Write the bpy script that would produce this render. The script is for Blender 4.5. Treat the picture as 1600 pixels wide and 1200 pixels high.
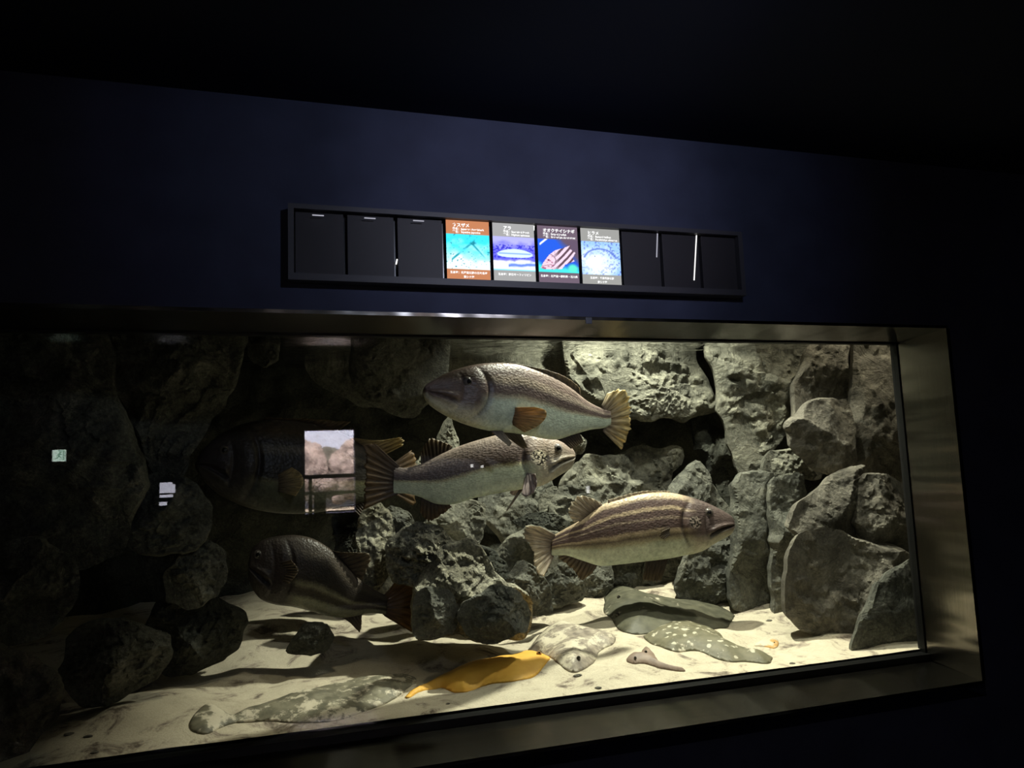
import bpy, bmesh, math, random
import numpy as np
from mathutils import Vector, Matrix
from mathutils.geometry import delaunay_2d_cdt

for o in list(bpy.data.objects):
    bpy.data.objects.remove(o)
scn = bpy.context.scene
COL = scn.collection

# ------------------------------------------------------------------ camera
EYE = np.array([0.0, -2.4, 1.5])
FPX = 1150.0
YAW, PITCH, ROLL = 0.2909347738, 0.1104654101, -0.0365684837
_f = np.array([math.sin(YAW)*math.cos(PITCH), math.cos(YAW)*math.cos(PITCH), math.sin(PITCH)])
_r = np.array([math.cos(YAW), -math.sin(YAW), 0.0])
_u = np.cross(_r, _f)
_c, _s = math.cos(ROLL), math.sin(ROLL)
RT, UP = _c*_r + _s*_u, -_s*_r + _c*_u
FW = _f
cam = bpy.data.cameras.new('camera')
cam.sensor_width = 36.0
cam.sensor_fit = 'HORIZONTAL'
cam.lens = FPX*36.0/1600.0
cam.clip_start = 0.02
cam.clip_end = 60
camo = bpy.data.objects.new('camera', cam)
COL.objects.link(camo)
camo.matrix_world = Matrix(((RT[0], UP[0], -FW[0], EYE[0]), (RT[1], UP[1], -FW[1], EYE[1]),
                            (RT[2], UP[2], -FW[2], EYE[2]), (0, 0, 0, 1)))
scn.camera = camo

# ------------------------------------------------------------------ world, exposure, lights
scn.view_settings.view_transform = 'Standard'
scn.view_settings.look = 'None'
scn.view_settings.gamma = 1.0
scn.view_settings.use_curve_mapping = False
scn.view_settings.exposure = 0.0
w = bpy.data.worlds.new('world')
scn.world = w
w.use_nodes = True
w.node_tree.nodes['Background'].inputs[0].default_value = (0.10, 0.16, 0.40, 1)
w.node_tree.nodes['Background'].inputs[1].default_value = 0.002


def spot(name, loc, target, power, color, angle, blend, radius):
    l = bpy.data.lights.new(name, 'SPOT')
    l.energy = power
    l.color = color
    l.spot_size = math.radians(angle)
    l.spot_blend = blend
    l.shadow_soft_size = radius
    o = bpy.data.objects.new(name, l)
    COL.objects.link(o)
    o.location = loc
    d = Vector(target) - Vector(loc)
    o.rotation_euler = d.to_track_quat('-Z', 'Y').to_euler()
    return o


# lamps hung above the water of the tank
spot('tank_lamp', (1.72, 1.02, 3.1), (1.72, 1.02, 0.7), 560, (1.0, 0.95, 0.82), 95, 0.5, 0.03)
spot('tank_lamp', (2.00, 0.48, 3.1), (1.80, 0.85, 0.9), 105, (1.0, 0.95, 0.84), 96, 0.8, 0.03)
spot('tank_lamp', (3.10, 0.70, 3.1), (2.95, 0.80, 0.7), 100, (1.0, 0.86, 0.68), 80, 0.6, 0.04)
spot('tank_lamp', (0.05, 0.42, 3.1), (-0.02, 0.44, 0.7), 42, (1.0, 0.85, 0.62), 36, 0.8, 0.05)
# added dim spots that make the glow on the wall around the signs
spot('glow_spot', (0.85, -2.1, 2.62), (0.82, 0.0, 2.55), 30, (0.66, 0.76, 1.0), 80, 1.0, 0.06)
spot('glow_spot', (0.95, -2.1, 2.62), (0.88, 0.0, 2.42), 48, (0.78, 0.78, 1.0), 44, 1.0, 0.06)
# lamp inside the tank on the other side of the gallery
spot('opposite_tank_lamp', (0.40, -6.3, 2.40), (0.40, -6.75, 1.3), 850, (1.0, 0.86, 0.84), 130, 0.3, 0.08)


# ------------------------------------------------------------------ geometry helpers
def ray(px, py):
    d = FW*FPX + RT*(px-800.0) - UP*(py-600.0)
    return d/np.linalg.norm(d)


def at(px, py, Y):
    d = ray(px, py)
    return EYE + d*((Y-EYE[1])/d[1])


def topx(P):
    d = P-EYE
    z = d@FW
    return np.stack([800+FPX*(d@RT)/z, 600-FPX*(d@UP)/z], -1)


def _h(i, j, k, seed):
    n = (i*374761393 + j*668265263 + k*2147483647 + seed*1274126177) & 0xffffffff
    n = ((n ^ (n >> 13))*1274126177) & 0xffffffff
    n = (n ^ (n >> 16)) & 0xffffffff
    return n.astype(np.float64)/4294967295.0


def vnoise(P, seed=0):
    P = np.asarray(P, float)
    I = np.floor(P).astype(np.int64)
    F = P-I
    F = F*F*(3-2*F)
    out = 0
    for a in (0, 1):
        for b in (0, 1):
            for c in (0, 1):
                wt = (F[:, 0] if a else 1-F[:, 0])*(F[:, 1] if b else 1-F[:, 1])*(F[:, 2] if c else 1-F[:, 2])
                out = out + wt*_h(I[:, 0]+a, I[:, 1]+b, I[:, 2]+c, seed)
    return out*2-1


def fbm(P, scale, octaves=4, seed=0):
    P = np.asarray(P, float)*scale
    a, t, o = 1.0, 0.0, 0.0
    for i in range(octaves):
        o = o + a*vnoise(P, seed+i*17)
        t += a
        a *= 0.5
        P = P*2.03+7.1
    return o/t


def sand_z(x, y):
    x = np.asarray(x, float)
    y = np.asarray(y, float)
    z = 0.632 + 0.085*(y-0.285)
    P = np.stack([x.ravel(), y.ravel(), np.zeros(x.size)], -1)
    amp = np.clip((y-0.285)/0.25, 0, 1)
    z = z + amp*(0.045*vnoise(P*1.9, 5) + 0.018*vnoise(P*5.0, 9) + 0.006*vnoise(P*13.0, 3)).reshape(x.shape)
    for (cx, cy, h, sx, sy) in ((1.55, 1.55, 0.06, .35, .25), (2.75, 0.55, 0.02, .5, .15), (0.0, 0.55, .03, .5, .18)):
        z = z + h*np.exp(-((x-cx)/sx)**2-((y-cy)/sy)**2)
    return z


def on_sand(px, py):
    d = ray(px, py)
    lo, hi = None, None
    ts = np.linspace(2.6, 9.0, 400)
    pts = EYE + ts[:, None]*d
    g = pts[:, 2]-sand_z(pts[:, 0], pts[:, 1])
    i = int(np.argmax(g < 0)) if (g < 0).any() else len(ts)-1
    a, b = ts[max(i-1, 0)], ts[i]
    for _ in range(20):
        m = (a+b)/2
        p = EYE+m*d
        if p[2]-float(sand_z(p[0], p[1])) < 0:
            b = m
        else:
            a = m
    return EYE+a*d


def link(name, me, mat=None, parent=None):
    o = bpy.data.objects.new(name, me)
    COL.objects.link(o)
    if mat is not None:
        me.materials.append(mat)
    if parent is not None:
        o.parent = parent
    return o


def mesh_from(name, V, F, mat=None, parent=None, smooth=True, attrs=None):
    me = bpy.data.meshes.new(name)
    me.from_pydata([tuple(map(float, v)) for v in V], [], [tuple(map(int, f)) for f in F])
    bm = bmesh.new()
    bm.from_mesh(me)
    bmesh.ops.recalc_face_normals(bm, faces=bm.faces)
    bm.to_mesh(me)
    bm.free()
    if smooth:
        me.polygons.foreach_set('use_smooth', [True]*len(me.polygons))
    for k, vals in (attrs or {}).items():
        a = me.attributes.new(k, 'FLOAT', 'POINT')
        a.data.foreach_set('value', np.asarray(vals, np.float32))
    me.update()
    return link(name, me, mat, parent)


def tag(o, label, cat=None, group=None, kind=None):
    if label:
        o['label'] = label
    if cat:
        o['category'] = cat
    if group:
        o['group'] = group
    if kind:
        o['kind'] = kind
    return o


class MB:
    def __init__(self):
        self.bm = bmesh.new()

    def box(self, x0, x1, y0, y1, z0, z1):
        r = bmesh.ops.create_cube(self.bm, size=1.0)
        for v in r['verts']:
            v.co = Vector((x0+(v.co.x+.5)*(x1-x0), y0+(v.co.y+.5)*(y1-y0), z0+(v.co.z+.5)*(z1-z0)))
        return r['verts']

    def hexa(self, pts):
        v = [self.bm.verts.new(p) for p in pts]
        for f in ((0, 1, 2, 3), (4, 5, 6, 7), (0, 1, 5, 4), (1, 2, 6, 5), (2, 3, 7, 6), (3, 0, 4, 7)):
            self.bm.faces.new([v[i] for i in f])

    def cyl(self, a, b, r, n=14):
        a, b = Vector(a), Vector(b)
        d = b-a
        q = d.to_track_quat('Z', 'Y').to_matrix().to_4x4()
        q.translation = (a+b)/2
        bmesh.ops.create_cone(self.bm, cap_ends=True, segments=n, radius1=r, radius2=r, depth=d.length, matrix=q)

    def sphere(self, c, r, sc=(1, 1, 1), n=16):
        m = Matrix.Translation(Vector(c)) @ Matrix.Diagonal((*sc, 1))
        bmesh.ops.create_uvsphere(self.bm, u_segments=n, v_segments=n//2+2, radius=r, matrix=m)

    def build(self, name, mat, parent=None, bevel=0, smooth=False):
        bmesh.ops.recalc_face_normals(self.bm, faces=self.bm.faces)
        if bevel:
            bmesh.ops.bevel(self.bm, geom=list(self.bm.edges), offset=bevel, segments=2, affect='EDGES', profile=0.6)
        me = bpy.data.meshes.new(name)
        self.bm.to_mesh(me)
        self.bm.free()
        if smooth:
            me.polygons.foreach_set('use_smooth', [True]*len(me.polygons))
        return link(name, me, mat, parent)


# ------------------------------------------------------------------ materials
def new_mat(name):
    m = bpy.data.materials.new(name)
    m.use_nodes = True
    nt = m.node_tree
    nt.nodes.clear()
    return m, nt, nt.nodes, nt.links


def node(N, t, **kw):
    n = N.new(t)
    for k, v in kw.items():
        setattr(n, k, v)
    return n


def ramp(N, stops, interp='LINEAR'):
    r = N.new('ShaderNodeValToRGB')
    r.color_ramp.interpolation = interp
    e = r.color_ramp.elements
    while len(e) < len(stops):
        e.new(0.5)
    for el, (p, c) in zip(e, stops):
        el.position = p
        el.color = (*c, 1) if len(c) == 3 else c
    return r


def plain(name, col, rough=0.5, metal=0.0, spec=0.5, noise=0.0, nscale=30, bump=0.0):
    m, nt, N, L = new_mat(name)
    out = N.new('ShaderNodeOutputMaterial')
    b = N.new('ShaderNodeBsdfPrincipled')
    b.inputs['Base Color'].default_value = (*col, 1)
    b.inputs['Roughness'].default_value = rough
    b.inputs['Metallic'].default_value = metal
    b.inputs['Specular IOR Level'].default_value = spec
    L.new(b.outputs[0], out.inputs[0])
    tc = N.new('ShaderNodeTexCoord')
    n = N.new('ShaderNodeTexNoise')
    n.inputs['Scale'].default_value = nscale
    n.inputs['Detail'].default_value = 5
    L.new(tc.outputs['Object'], n.inputs['Vector'])
    if noise:
        lo = tuple(c*(1-noise) for c in col)
        hi = tuple(min(1, c*(1+noise)) for c in col)
        r = ramp(N, [(0.3, lo), (0.7, hi)])
        L.new(n.outputs[0], r.inputs[0])
        L.new(r.outputs[0], b.inputs['Base Color'])
    if bump:
        bp = N.new('ShaderNodeBump')
        bp.inputs['Strength'].default_value = bump
        bp.inputs['Distance'].default_value = 0.01
        L.new(n.outputs[0], bp.inputs['Height'])
        L.new(bp.outputs[0], b.inputs['Normal'])
    return m


def emit(name, col, strength):
    m, nt, N, L = new_mat(name)
    out = N.new('ShaderNodeOutputMaterial')
    e = N.new('ShaderNodeEmission')
    e.inputs[0].default_value = (*col, 1)
    e.inputs[1].default_value = strength
    L.new(e.outputs[0], out.inputs[0])
    return m


def rock_mat(name, dark, mid, light, speck=0.5, rough=0.85):
    m, nt, N, L = new_mat(name)
    out = N.new('ShaderNodeOutputMaterial')
    b = N.new('ShaderNodeBsdfPrincipled')
    b.inputs['Roughness'].default_value = rough
    b.inputs['Specular IOR Level'].default_value = 0.25
    L.new(b.outputs[0], out.inputs[0])
    tc = N.new('ShaderNodeTexCoord')
    n1 = node(N, 'ShaderNodeTexNoise')
    n1.inputs['Scale'].default_value = 5.5
    n1.inputs['Detail'].default_value = 8
    n1.inputs['Roughness'].default_value = 0.65
    n1.inputs['Distortion'].default_value = 0.6
    n2 = node(N, 'ShaderNodeTexNoise')
    n2.inputs['Scale'].default_value = 75
    n2.inputs['Detail'].default_value = 6
    n2.inputs['Roughness'].default_value = 0.75
    v = node(N, 'ShaderNodeTexVoronoi', feature='DISTANCE_TO_EDGE')
    v.inputs['Scale'].default_value = 4.0
    for n in (n1, n2):
        L.new(tc.outputs['Object'], n.inputs['Vector'])
    mixv = node(N, 'ShaderNodeMix', data_type='VECTOR')
    mixv.inputs[0].default_value = 0.25
    L.new(tc.outputs['Object'], mixv.inputs[4])
    L.new(n1.outputs['Color'], mixv.inputs[5])
    L.new(mixv.outputs[1], v.inputs['Vector'])
    r1 = ramp(N, [(0.32, dark), (0.5, mid), (0.68, light)])
    L.new(n1.outputs[0], r1.inputs[0])
    r2 = ramp(N, [(0.36, (0.25, 0.25, 0.25)), (0.5, (0.8, 0.8, 0.8)), (0.66, (1.7, 1.7, 1.6))])
    L.new(n2.outputs[0], r2.inputs[0])
    mul = node(N, 'ShaderNodeMix', data_type='RGBA', blend_type='MULTIPLY')
    mul.inputs[0].default_value = speck
    L.new(r1.outputs[0], mul.inputs[6])
    L.new(r2.outputs[0], mul.inputs[7])
    L.new(mul.outputs[2], b.inputs['Base Color'])
    # bump
    rv = ramp(N, [(0.0, (0, 0, 0)), (0.05, (0.7, 0.7, 0.7)), (0.25, (1, 1, 1))])
    L.new(v.outputs['Distance'], rv.inputs[0])
    a1 = node(N, 'ShaderNodeMath', operation='MULTIPLY_ADD')
    a1.inputs[1].default_value = 0.30
    L.new(rv.outputs[0], a1.inputs[0])
    L.new(n1.outputs[0], a1.inputs[2])
    a2 = node(N, 'ShaderNodeMath', operation='MULTIPLY_ADD')
    a2.inputs[1].default_value = 0.22
    L.new(n2.outputs[0], a2.inputs[0])
    L.new(a1.outputs[0], a2.inputs[2])
    bp = N.new('ShaderNodeBump')
    bp.inputs['Strength'].default_value = 0.85
    bp.inputs['Distance'].default_value = 0.05
    L.new(a2.outputs[0], bp.inputs['Height'])
    L.new(bp.outputs[0], b.inputs['Normal'])
    return m


M = {}
M['rock'] = rock_mat('rock', (0.09, 0.09, 0.074), (0.19, 0.185, 0.148), (0.34, 0.33, 0.26))
M['rock_brown'] = rock_mat('rock_brown', (0.085, 0.077, 0.062), (0.18, 0.165, 0.135), (0.30, 0.275, 0.22), 0.4)
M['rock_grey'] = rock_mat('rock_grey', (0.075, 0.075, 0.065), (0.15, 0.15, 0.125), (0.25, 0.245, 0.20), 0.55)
M['rock_crust'] = rock_mat('rock_crust', (0.11, 0.105, 0.08), (0.30, 0.28, 0.21), (0.62, 0.59, 0.47), 0.85)
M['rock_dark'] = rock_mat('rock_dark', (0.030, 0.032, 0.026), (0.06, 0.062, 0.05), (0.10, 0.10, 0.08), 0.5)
M['rock_warm'] = rock_mat('rock_warm', (0.12, 0.10, 0.09), (0.34, 0.28, 0.25), (0.60, 0.52, 0.47), 0.5)
M['wall'] = plain('navy_wall', (0.048, 0.054, 0.094), 0.75, 0, 0.2, 0.15, 6)
M['ceiling'] = plain('dark_ceiling', (0.022, 0.025, 0.042), 0.9, 0, 0.1)
M['floor'] = plain('dark_floor', (0.012, 0.012, 0.016), 0.6, 0, 0.3)
M['rubber'] = plain('black_rubber', (0.006, 0.006, 0.006), 0.5, 0, 0.3)
M['box'] = plain('charcoal_metal', (0.060, 0.056, 0.064), 0.5, 0.0, 0.4)
M['black'] = plain('black_plastic', (0.008, 0.008, 0.010), 0.25, 0, 0.5)
M['panel'] = plain('smoked_panel', (0.040, 0.036, 0.040), 0.5, 0, 0.25)
M['rail'] = plain('rail_paint', (0.006, 0.006, 0.007), 0.4, 0.0, 0.3)
M['grey'] = plain('grey_plate', (0.06, 0.065, 0.08), 0.5)


def steel_mat():
    m, nt, N, L = new_mat('brushed_steel')
    out = N.new('ShaderNodeOutputMaterial')
    b = N.new('ShaderNodeBsdfPrincipled')
    b.inputs['Metallic'].default_value = 1.0
    L.new(b.outputs[0], out.inputs[0])
    tc = N.new('ShaderNodeTexCoord')
    mp = N.new('ShaderNodeMapping')
    mp.inputs['Scale'].default_value = (3.0, 220, 3.0)
    L.new(tc.outputs['Object'], mp.inputs[0])
    n = N.new('ShaderNodeTexNoise')
    n.inputs['Scale'].default_value = 3
    n.inputs['Detail'].default_value = 4
    L.new(mp.outputs[0], n.inputs['Vector'])
    r = ramp(N, [(0.3, (0.145, 0.135, 0.12)), (0.7, (0.22, 0.205, 0.18))])
    L.new(n.outputs[0], r.inputs[0])
    L.new(r.outputs[0], b.inputs['Base Color'])
    b.inputs['Roughness'].default_value = 0.24
    n2 = N.new('ShaderNodeTexNoise')
    n2.inputs['Scale'].default_value = 2.2
    mp2 = N.new('ShaderNodeMapping')
    mp2.inputs['Scale'].default_value = (1.6, 0.25, 2.6)
    L.new(tc.outputs['Object'], mp2.inputs[0])
    L.new(mp2.outputs[0], n2.inputs['Vector'])
    bp = N.new('ShaderNodeBump')
    bp.inputs['Strength'].default_value = 0.5
    bp.inputs['Distance'].default_value = 0.05
    L.new(n2.outputs[0], bp.inputs['Height'])
    L.new(bp.outputs[0], b.inputs['Normal'])
    return m


M['steel'] = steel_mat()


def clear_mat(name, f0, tint=(1, 1, 1), rough=0.0, bump=None, fmax=1.0, power=5.0):
    """thin clear sheet: straight transmission plus mirror reflection by Schlick's law"""
    m, nt, N, L = new_mat(name)
    out = N.new('ShaderNodeOutputMaterial')
    tr = N.new('ShaderNodeBsdfTransparent')
    tr.inputs[0].default_value = (*tint, 1)
    gl = N.new('ShaderNodeBsdfGlossy')
    gl.inputs['Roughness'].default_value = rough
    g = N.new('ShaderNodeNewGeometry')
    nrm = g.outputs['Normal']
    if bump:
        tc = N.new('ShaderNodeTexCoord')
        n = N.new('ShaderNodeTexNoise')
        n.inputs['Scale'].default_value = bump[0]
        n.inputs['Detail'].default_value = 2
        L.new(tc.outputs['Object'], n.inputs['Vector'])
        bp = N.new('ShaderNodeBump')
        bp.inputs['Strength'].default_value = bump[1]
        bp.inputs['Distance'].default_value = bump[2]
        L.new(n.outputs[0], bp.inputs['Height'])
        nrm = bp.outputs[0]
        L.new(nrm, gl.inputs['Normal'])
    dot = node(N, 'ShaderNodeVectorMath', operation='DOT_PRODUCT')
    L.new(g.outputs['Incoming'], dot.inputs[0])
    L.new(g.outputs['Normal'], dot.inputs[1])
    ab = node(N, 'ShaderNodeMath', operation='ABSOLUTE')
    L.new(dot.outputs['Value'], ab.inputs[0])
    om = node(N, 'ShaderNodeMath', operation='SUBTRACT')
    om.inputs[0].default_value = 1.0
    L.new(ab.outputs[0], om.inputs[1])
    pw = node(N, 'ShaderNodeMath', operation='POWER')
    pw.inputs[1].default_value = power
    L.new(om.outputs[0], pw.inputs[0])
    ma = node(N, 'ShaderNodeMath', operation='MULTIPLY_ADD', use_clamp=True)
    ma.inputs[1].default_value = fmax-f0
    ma.inputs[2].default_value = f0
    L.new(pw.outputs[0], ma.inputs[0])
    mx = N.new('ShaderNodeMixShader')
    L.new(ma.outputs[0], mx.inputs[0])
    L.new(tr.outputs[0], mx.inputs[1])
    L.new(gl.outputs[0], mx.inputs[2])
    L.new(mx.outputs[0], out.inputs[0])
    return m


M['glass'] = clear_mat('tank_glass', 0.05, (0.985, 1.0, 0.985))
M['water'] = clear_mat('water_surface', 0.30, (0.95, 1, 0.97), 0.0, (9.0, 0.30, 0.05), 1.0, 1.6)


def sand_mat():
    m, nt, N, L = new_mat('sand')
    out = N.new('ShaderNodeOutputMaterial')
    b = N.new('ShaderNodeBsdfPrincipled')
    b.inputs['Roughness'].default_value = 0.95
    b.inputs['Specular IOR Level'].default_value = 0.1
    L.new(b.outputs[0], out.inputs[0])
    tc = N.new('ShaderNodeTexCoord')
    n1 = N.new('ShaderNodeTexNoise')
    n1.inputs['Scale'].default_value = 6.5
    n1.inputs['Detail'].default_value = 9
    n1.inputs['Roughness'].default_value = 0.72
    n1.inputs['Distortion'].default_value = 0.8
    L.new(tc.outputs['Object'], n1.inputs['Vector'])
    r = ramp(N, [(0.35, (0.17, 0.14, 0.11)), (0.41, (0.40, 0.34, 0.27)), (0.47, (0.62, 0.55, 0.42)), (0.7, (0.72, 0.65, 0.50))])
    L.new(n1.outputs[0], r.inputs[0])
    n2 = N.new('ShaderNodeTexNoise')
    n2.inputs['Scale'].default_value = 160
    n2.inputs['Detail'].default_value = 3
    L.new(tc.outputs['Object'], n2.inputs['Vector'])
    r2 = ramp(N, [(0.3, (0.78, 0.76, 0.72)), (0.6, (1, 1, 1))])
    L.new(n2.outputs[0], r2.inputs[0])
    mul = node(N, 'ShaderNodeMix', data_type='RGBA', blend_type='MULTIPLY')
    mul.inputs[0].default_value = 0.6
    L.new(r.outputs[0], mul.inputs[6])
    L.new(r2.outputs[0], mul.inputs[7])
    L.new(mul.outputs[2], b.inputs['Base Color'])
    bp = N.new('ShaderNodeBump')
    bp.inputs['Strength'].default_value = 0.5
    bp.inputs['Distance'].default_value = 0.012
    ad = node(N, 'ShaderNodeMath', operation='MULTIPLY_ADD')
    ad.inputs[1].default_value = 0.25
    L.new(n2.outputs[0], ad.inputs[0])
    L.new(n1.outputs[0], ad.inputs[2])
    L.new(ad.outputs[0], bp.inputs['Height'])
    L.new(bp.outputs[0], b.inputs['Normal'])
    return m


M['sand'] = sand_mat()

# ------------------------------------------------------------------ the setting
GX, GY = 2.63, 0.285            # right edge of the window, plane of the glass
ZT, ZB = 2.006, 0.582           # outer edges of the opening
GT, GB = 1.986, 0.625           # visible glass
LX = -2.2                       # left edge, out of the frame
TX0, TX1, TY1 = -2.3, 4.4, 2.45  # inside of the tank
CEIL = 2.72


def struct(o):
    o['kind'] = 'structure'
    return o


m = MB()
m.box(-5, LX, 0, 0.22, 0, CEIL)
m.box(GX+0.013, 6, 0, 0.22, 0, CEIL)
m.box(LX, GX+0.013, 0, 0.22, ZT+0.012, CEIL)
m.box(LX, GX+0.013, 0, 0.22, 0, ZB-0.06)
struct(m.build('wall_front', M['wall']))
m = MB(); m.box(-5.1, 6.1, -7.4, 2.6, -0.1, 0); struct(m.build('floor', M['floor']))
m = MB(); m.box(-5.1, 6.1, -7.4, 0.22, CEIL, CEIL+0.1); struct(m.build('ceiling', M['ceiling']))
m = MB(); m.box(-5.1, -5, -7.4, 0.22, 0, CEIL); struct(m.build('wall_left', M['wall']))
m = MB(); m.box(6, 6.1, -7.4, 0.22, 0, CEIL); struct(m.build('wall_right', M['wall']))
# stainless lining of the window opening
m = MB()
m.hexa([(LX, -0.004, ZT), (GX, -0.004, ZT), (GX, GY, GT+0.006), (LX, GY, GT+0.006),
        (LX, -0.004, ZT+0.012), (GX, -0.004, ZT+0.012), (GX, GY, GT+0.03), (LX, GY, GT+0.03)])
struct(m.build('trim_1', M['steel']))
m = MB()
m.hexa([(LX, -0.004, ZB), (GX, -0.004, ZB), (GX, GY-0.03, GB-0.028), (LX, GY-0.03, GB-0.028),
        (LX, -0.004, ZB-0.012), (GX, -0.004, ZB-0.012), (GX, GY-0.03, GB-0.05), (LX, GY-0.03, GB-0.05)])
struct(m.build('trim_2', M['steel']))
m = MB()
m.hexa([(GX-0.006, -0.004, ZB), (GX-0.006, -0.004, ZT), (GX+0.010, GY, GT+.02), (GX+0.010, GY, GB-.03),
        (GX+0.012, -0.004, ZB), (GX+0.012, -0.004, ZT), (GX+0.04, GY, GT+.02), (GX+0.04, GY, GB-.03)])
struct(m.build('trim_3', M['steel']))
# black rubber seal round the pane
m = MB()
m.box(LX, GX+0.02, GY-0.03, GY+0.03, GB-0.05, GB)
m.box(LX, GX+0.02, GY-0.008, GY+0.03, GT+0.001, GT+0.03)
m.box(GX+0.004, GX+0.03, GY-0.008, GY+0.03, GB, GT+0.02)
struct(m.build('trim_4', M['rubber']))
m = MB(); m.box(LX, GX+0.004, GY, GY+0.02, GB, GT+0.001)
struct(m.build('window_1', M['glass']))
# tank shell behind the wall
m = MB(); m.box(TX0-0.1, TX0, 0.22, TY1+0.1, 0, 3.3); struct(m.build('wall_left_tank', M['rock_dark']))
m = MB(); m.box(TX1, TX1+0.1, 0.22, TY1+0.1, 0, 3.3); struct(m.build('wall_right_tank', M['rock_dark']))
m = MB()
m.box(TX0, TX1, 0.22, GY+0.03, 0, GB-0.05)
m.box(TX0, TX1, 0.22, GY+0.03, GT+0.03, 3.3)
m.box(GX+0.03, TX1, 0.22, GY+0.03, GB-0.05, GT+0.03)
m.box(TX0, LX, 0.22, GY+0.03, GB-0.05, GT+0.03)
struct(m.build('wall_front_tank', M['rock_dark']))
m = MB(); m.box(TX0-0.1, TX1+0.1, 0.22, TY1+0.1, 3.3, 3.4); struct(m.build('ceiling_tank', M['ceiling']))

# rough rockwork back wall of the tank
nx, nz = 220, 110
gx, gz = np.meshgrid(np.linspace(TX0, TX1, nx), np.linspace(0.3, 3.3, nz))
P = np.stack([gx.ravel(), np.zeros(gx.size), gz.ravel()], -1)
yy = TY1-0.18 + 0.16*fbm(P, 1.6, 5, 21) - 0.10*np.abs(fbm(P, 3.1, 4, 4))
V = np.stack([P[:, 0], yy, P[:, 2]], -1)
F = [(j*nx+i, j*nx+i+1, (j+1)*nx+i+1, (j+1)*nx+i) for j in range(nz-1) for i in range(nx-1)]
struct(mesh_from('wall_back', V, F, M['rock_dark']))  # shade of the cracks is put into the wall's dark colour

# sand bed
nx, ny = 420, 150
gx, gy = np.meshgrid(np.linspace(TX0, TX1, nx), np.linspace(GY+0.021, TY1, ny))
zz = sand_z(gx, gy)
V = np.stack([gx.ravel(), gy.ravel(), zz.ravel()], -1)
F = [(j*nx+i, j*nx+i+1, (j+1)*nx+i+1, (j+1)*nx+i) for j in range(ny-1) for i in range(nx-1)]
o = mesh_from('sand', V, F, M['sand'])
tag(o, 'pale rippled sand bed covering the bottom of the tank', 'sand', kind='stuff')

# water surface seen from below
WZ = 2.135
nx, ny = 260, 90
gx, gy = np.meshgrid(np.linspace(TX0, TX1, nx), np.linspace(GY+0.031, TY1, ny))
P = np.stack([gx.ravel(), gy.ravel(), np.zeros(gx.size)], -1)
zz = WZ + 0.006*vnoise(P*5, 2) + 0.003*vnoise(P*13, 7)
V = np.stack([P[:, 0], P[:, 1], zz], -1)
F = [(j*nx+i, j*nx+i+1, (j+1)*nx+i+1, (j+1)*nx+i) for j in range(ny-1) for i in range(nx-1)]
struct(mesh_from('water_surface', V, F, M['water']))


# ------------------------------------------------------------------ outline tools
def chaikin(p, it=1, k=0.25):
    p = np.asarray(p, float)
    for _ in range(it):
        q = np.roll(p, -1, 0)
        p = np.stack([p*(1-k)+q*k, p*k+q*(1-k)], 1).reshape(-1, p.shape[1])
    return p


def resample_closed(p, h):
    q = np.vstack([p, p[:1]])
    d = np.linalg.norm(np.diff(q, axis=0), axis=1)
    s = np.concatenate([[0], np.cumsum(d)])
    n = max(12, int(s[-1]/h))
    t = np.linspace(0, s[-1], n, endpoint=False)
    return np.stack([np.interp(t, s, q[:, k]) for k in range(q.shape[1])], -1)


def inside(P, poly):
    x, y = P[:, 0], P[:, 1]
    r = np.zeros(len(P), bool)
    n = len(poly)
    for i in range(n):
        x0, y0 = poly[i]
        x1, y1 = poly[(i+1) % n]
        c = ((y0 > y) != (y1 > y)) & (x < (x1-x0)*(y-y0)/(y1-y0+1e-15)+x0)
        r ^= c
    return r


def bdist(P, poly):
    best = np.full(len(P), 1e9)
    n = len(poly)
    for i in range(n):
        a, b = poly[i], poly[(i+1) % n]
        ab = b-a
        t = np.clip(((P-a)@ab)/(ab@ab+1e-15), 0, 1)
        best = np.minimum(best, np.linalg.norm(P-(a+t[:, None]*ab), axis=1))
    return best


def fill(poly, h):
    """triangulate a 2-D outline with points every h; returns points, triangles, distance to the edge"""
    mn, mx = poly.min(0), poly.max(0)
    xs = np.arange(mn[0], mx[0]+h, h)
    ys = np.arange(mn[1], mx[1]+h, h*0.866)
    gx, gy = np.meshgrid(xs, ys)
    gx = gx + (np.arange(len(ys)) % 2)[:, None]*h*0.5
    G = np.stack([gx.ravel(), gy.ravel()], -1)
    G = G[inside(G, poly)]
    if len(G):
        G = G[bdist(G, poly) > 0.5*h]
    nb = len(poly)
    allp = [Vector((float(a), float(b))) for a, b in np.vstack([poly, G])]
    r = delaunay_2d_cdt(allp, [(i, (i+1) % nb) for i in range(nb)], [], 1, 1e-7)
    pts = np.array([(v.x, v.y) for v in r[0]])
    tri = [tuple(f) for f in r[2]]
    d = bdist(pts, poly)
    d[d < 1e-6] = 0
    return pts, tri, d


ROCKN = 0


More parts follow.
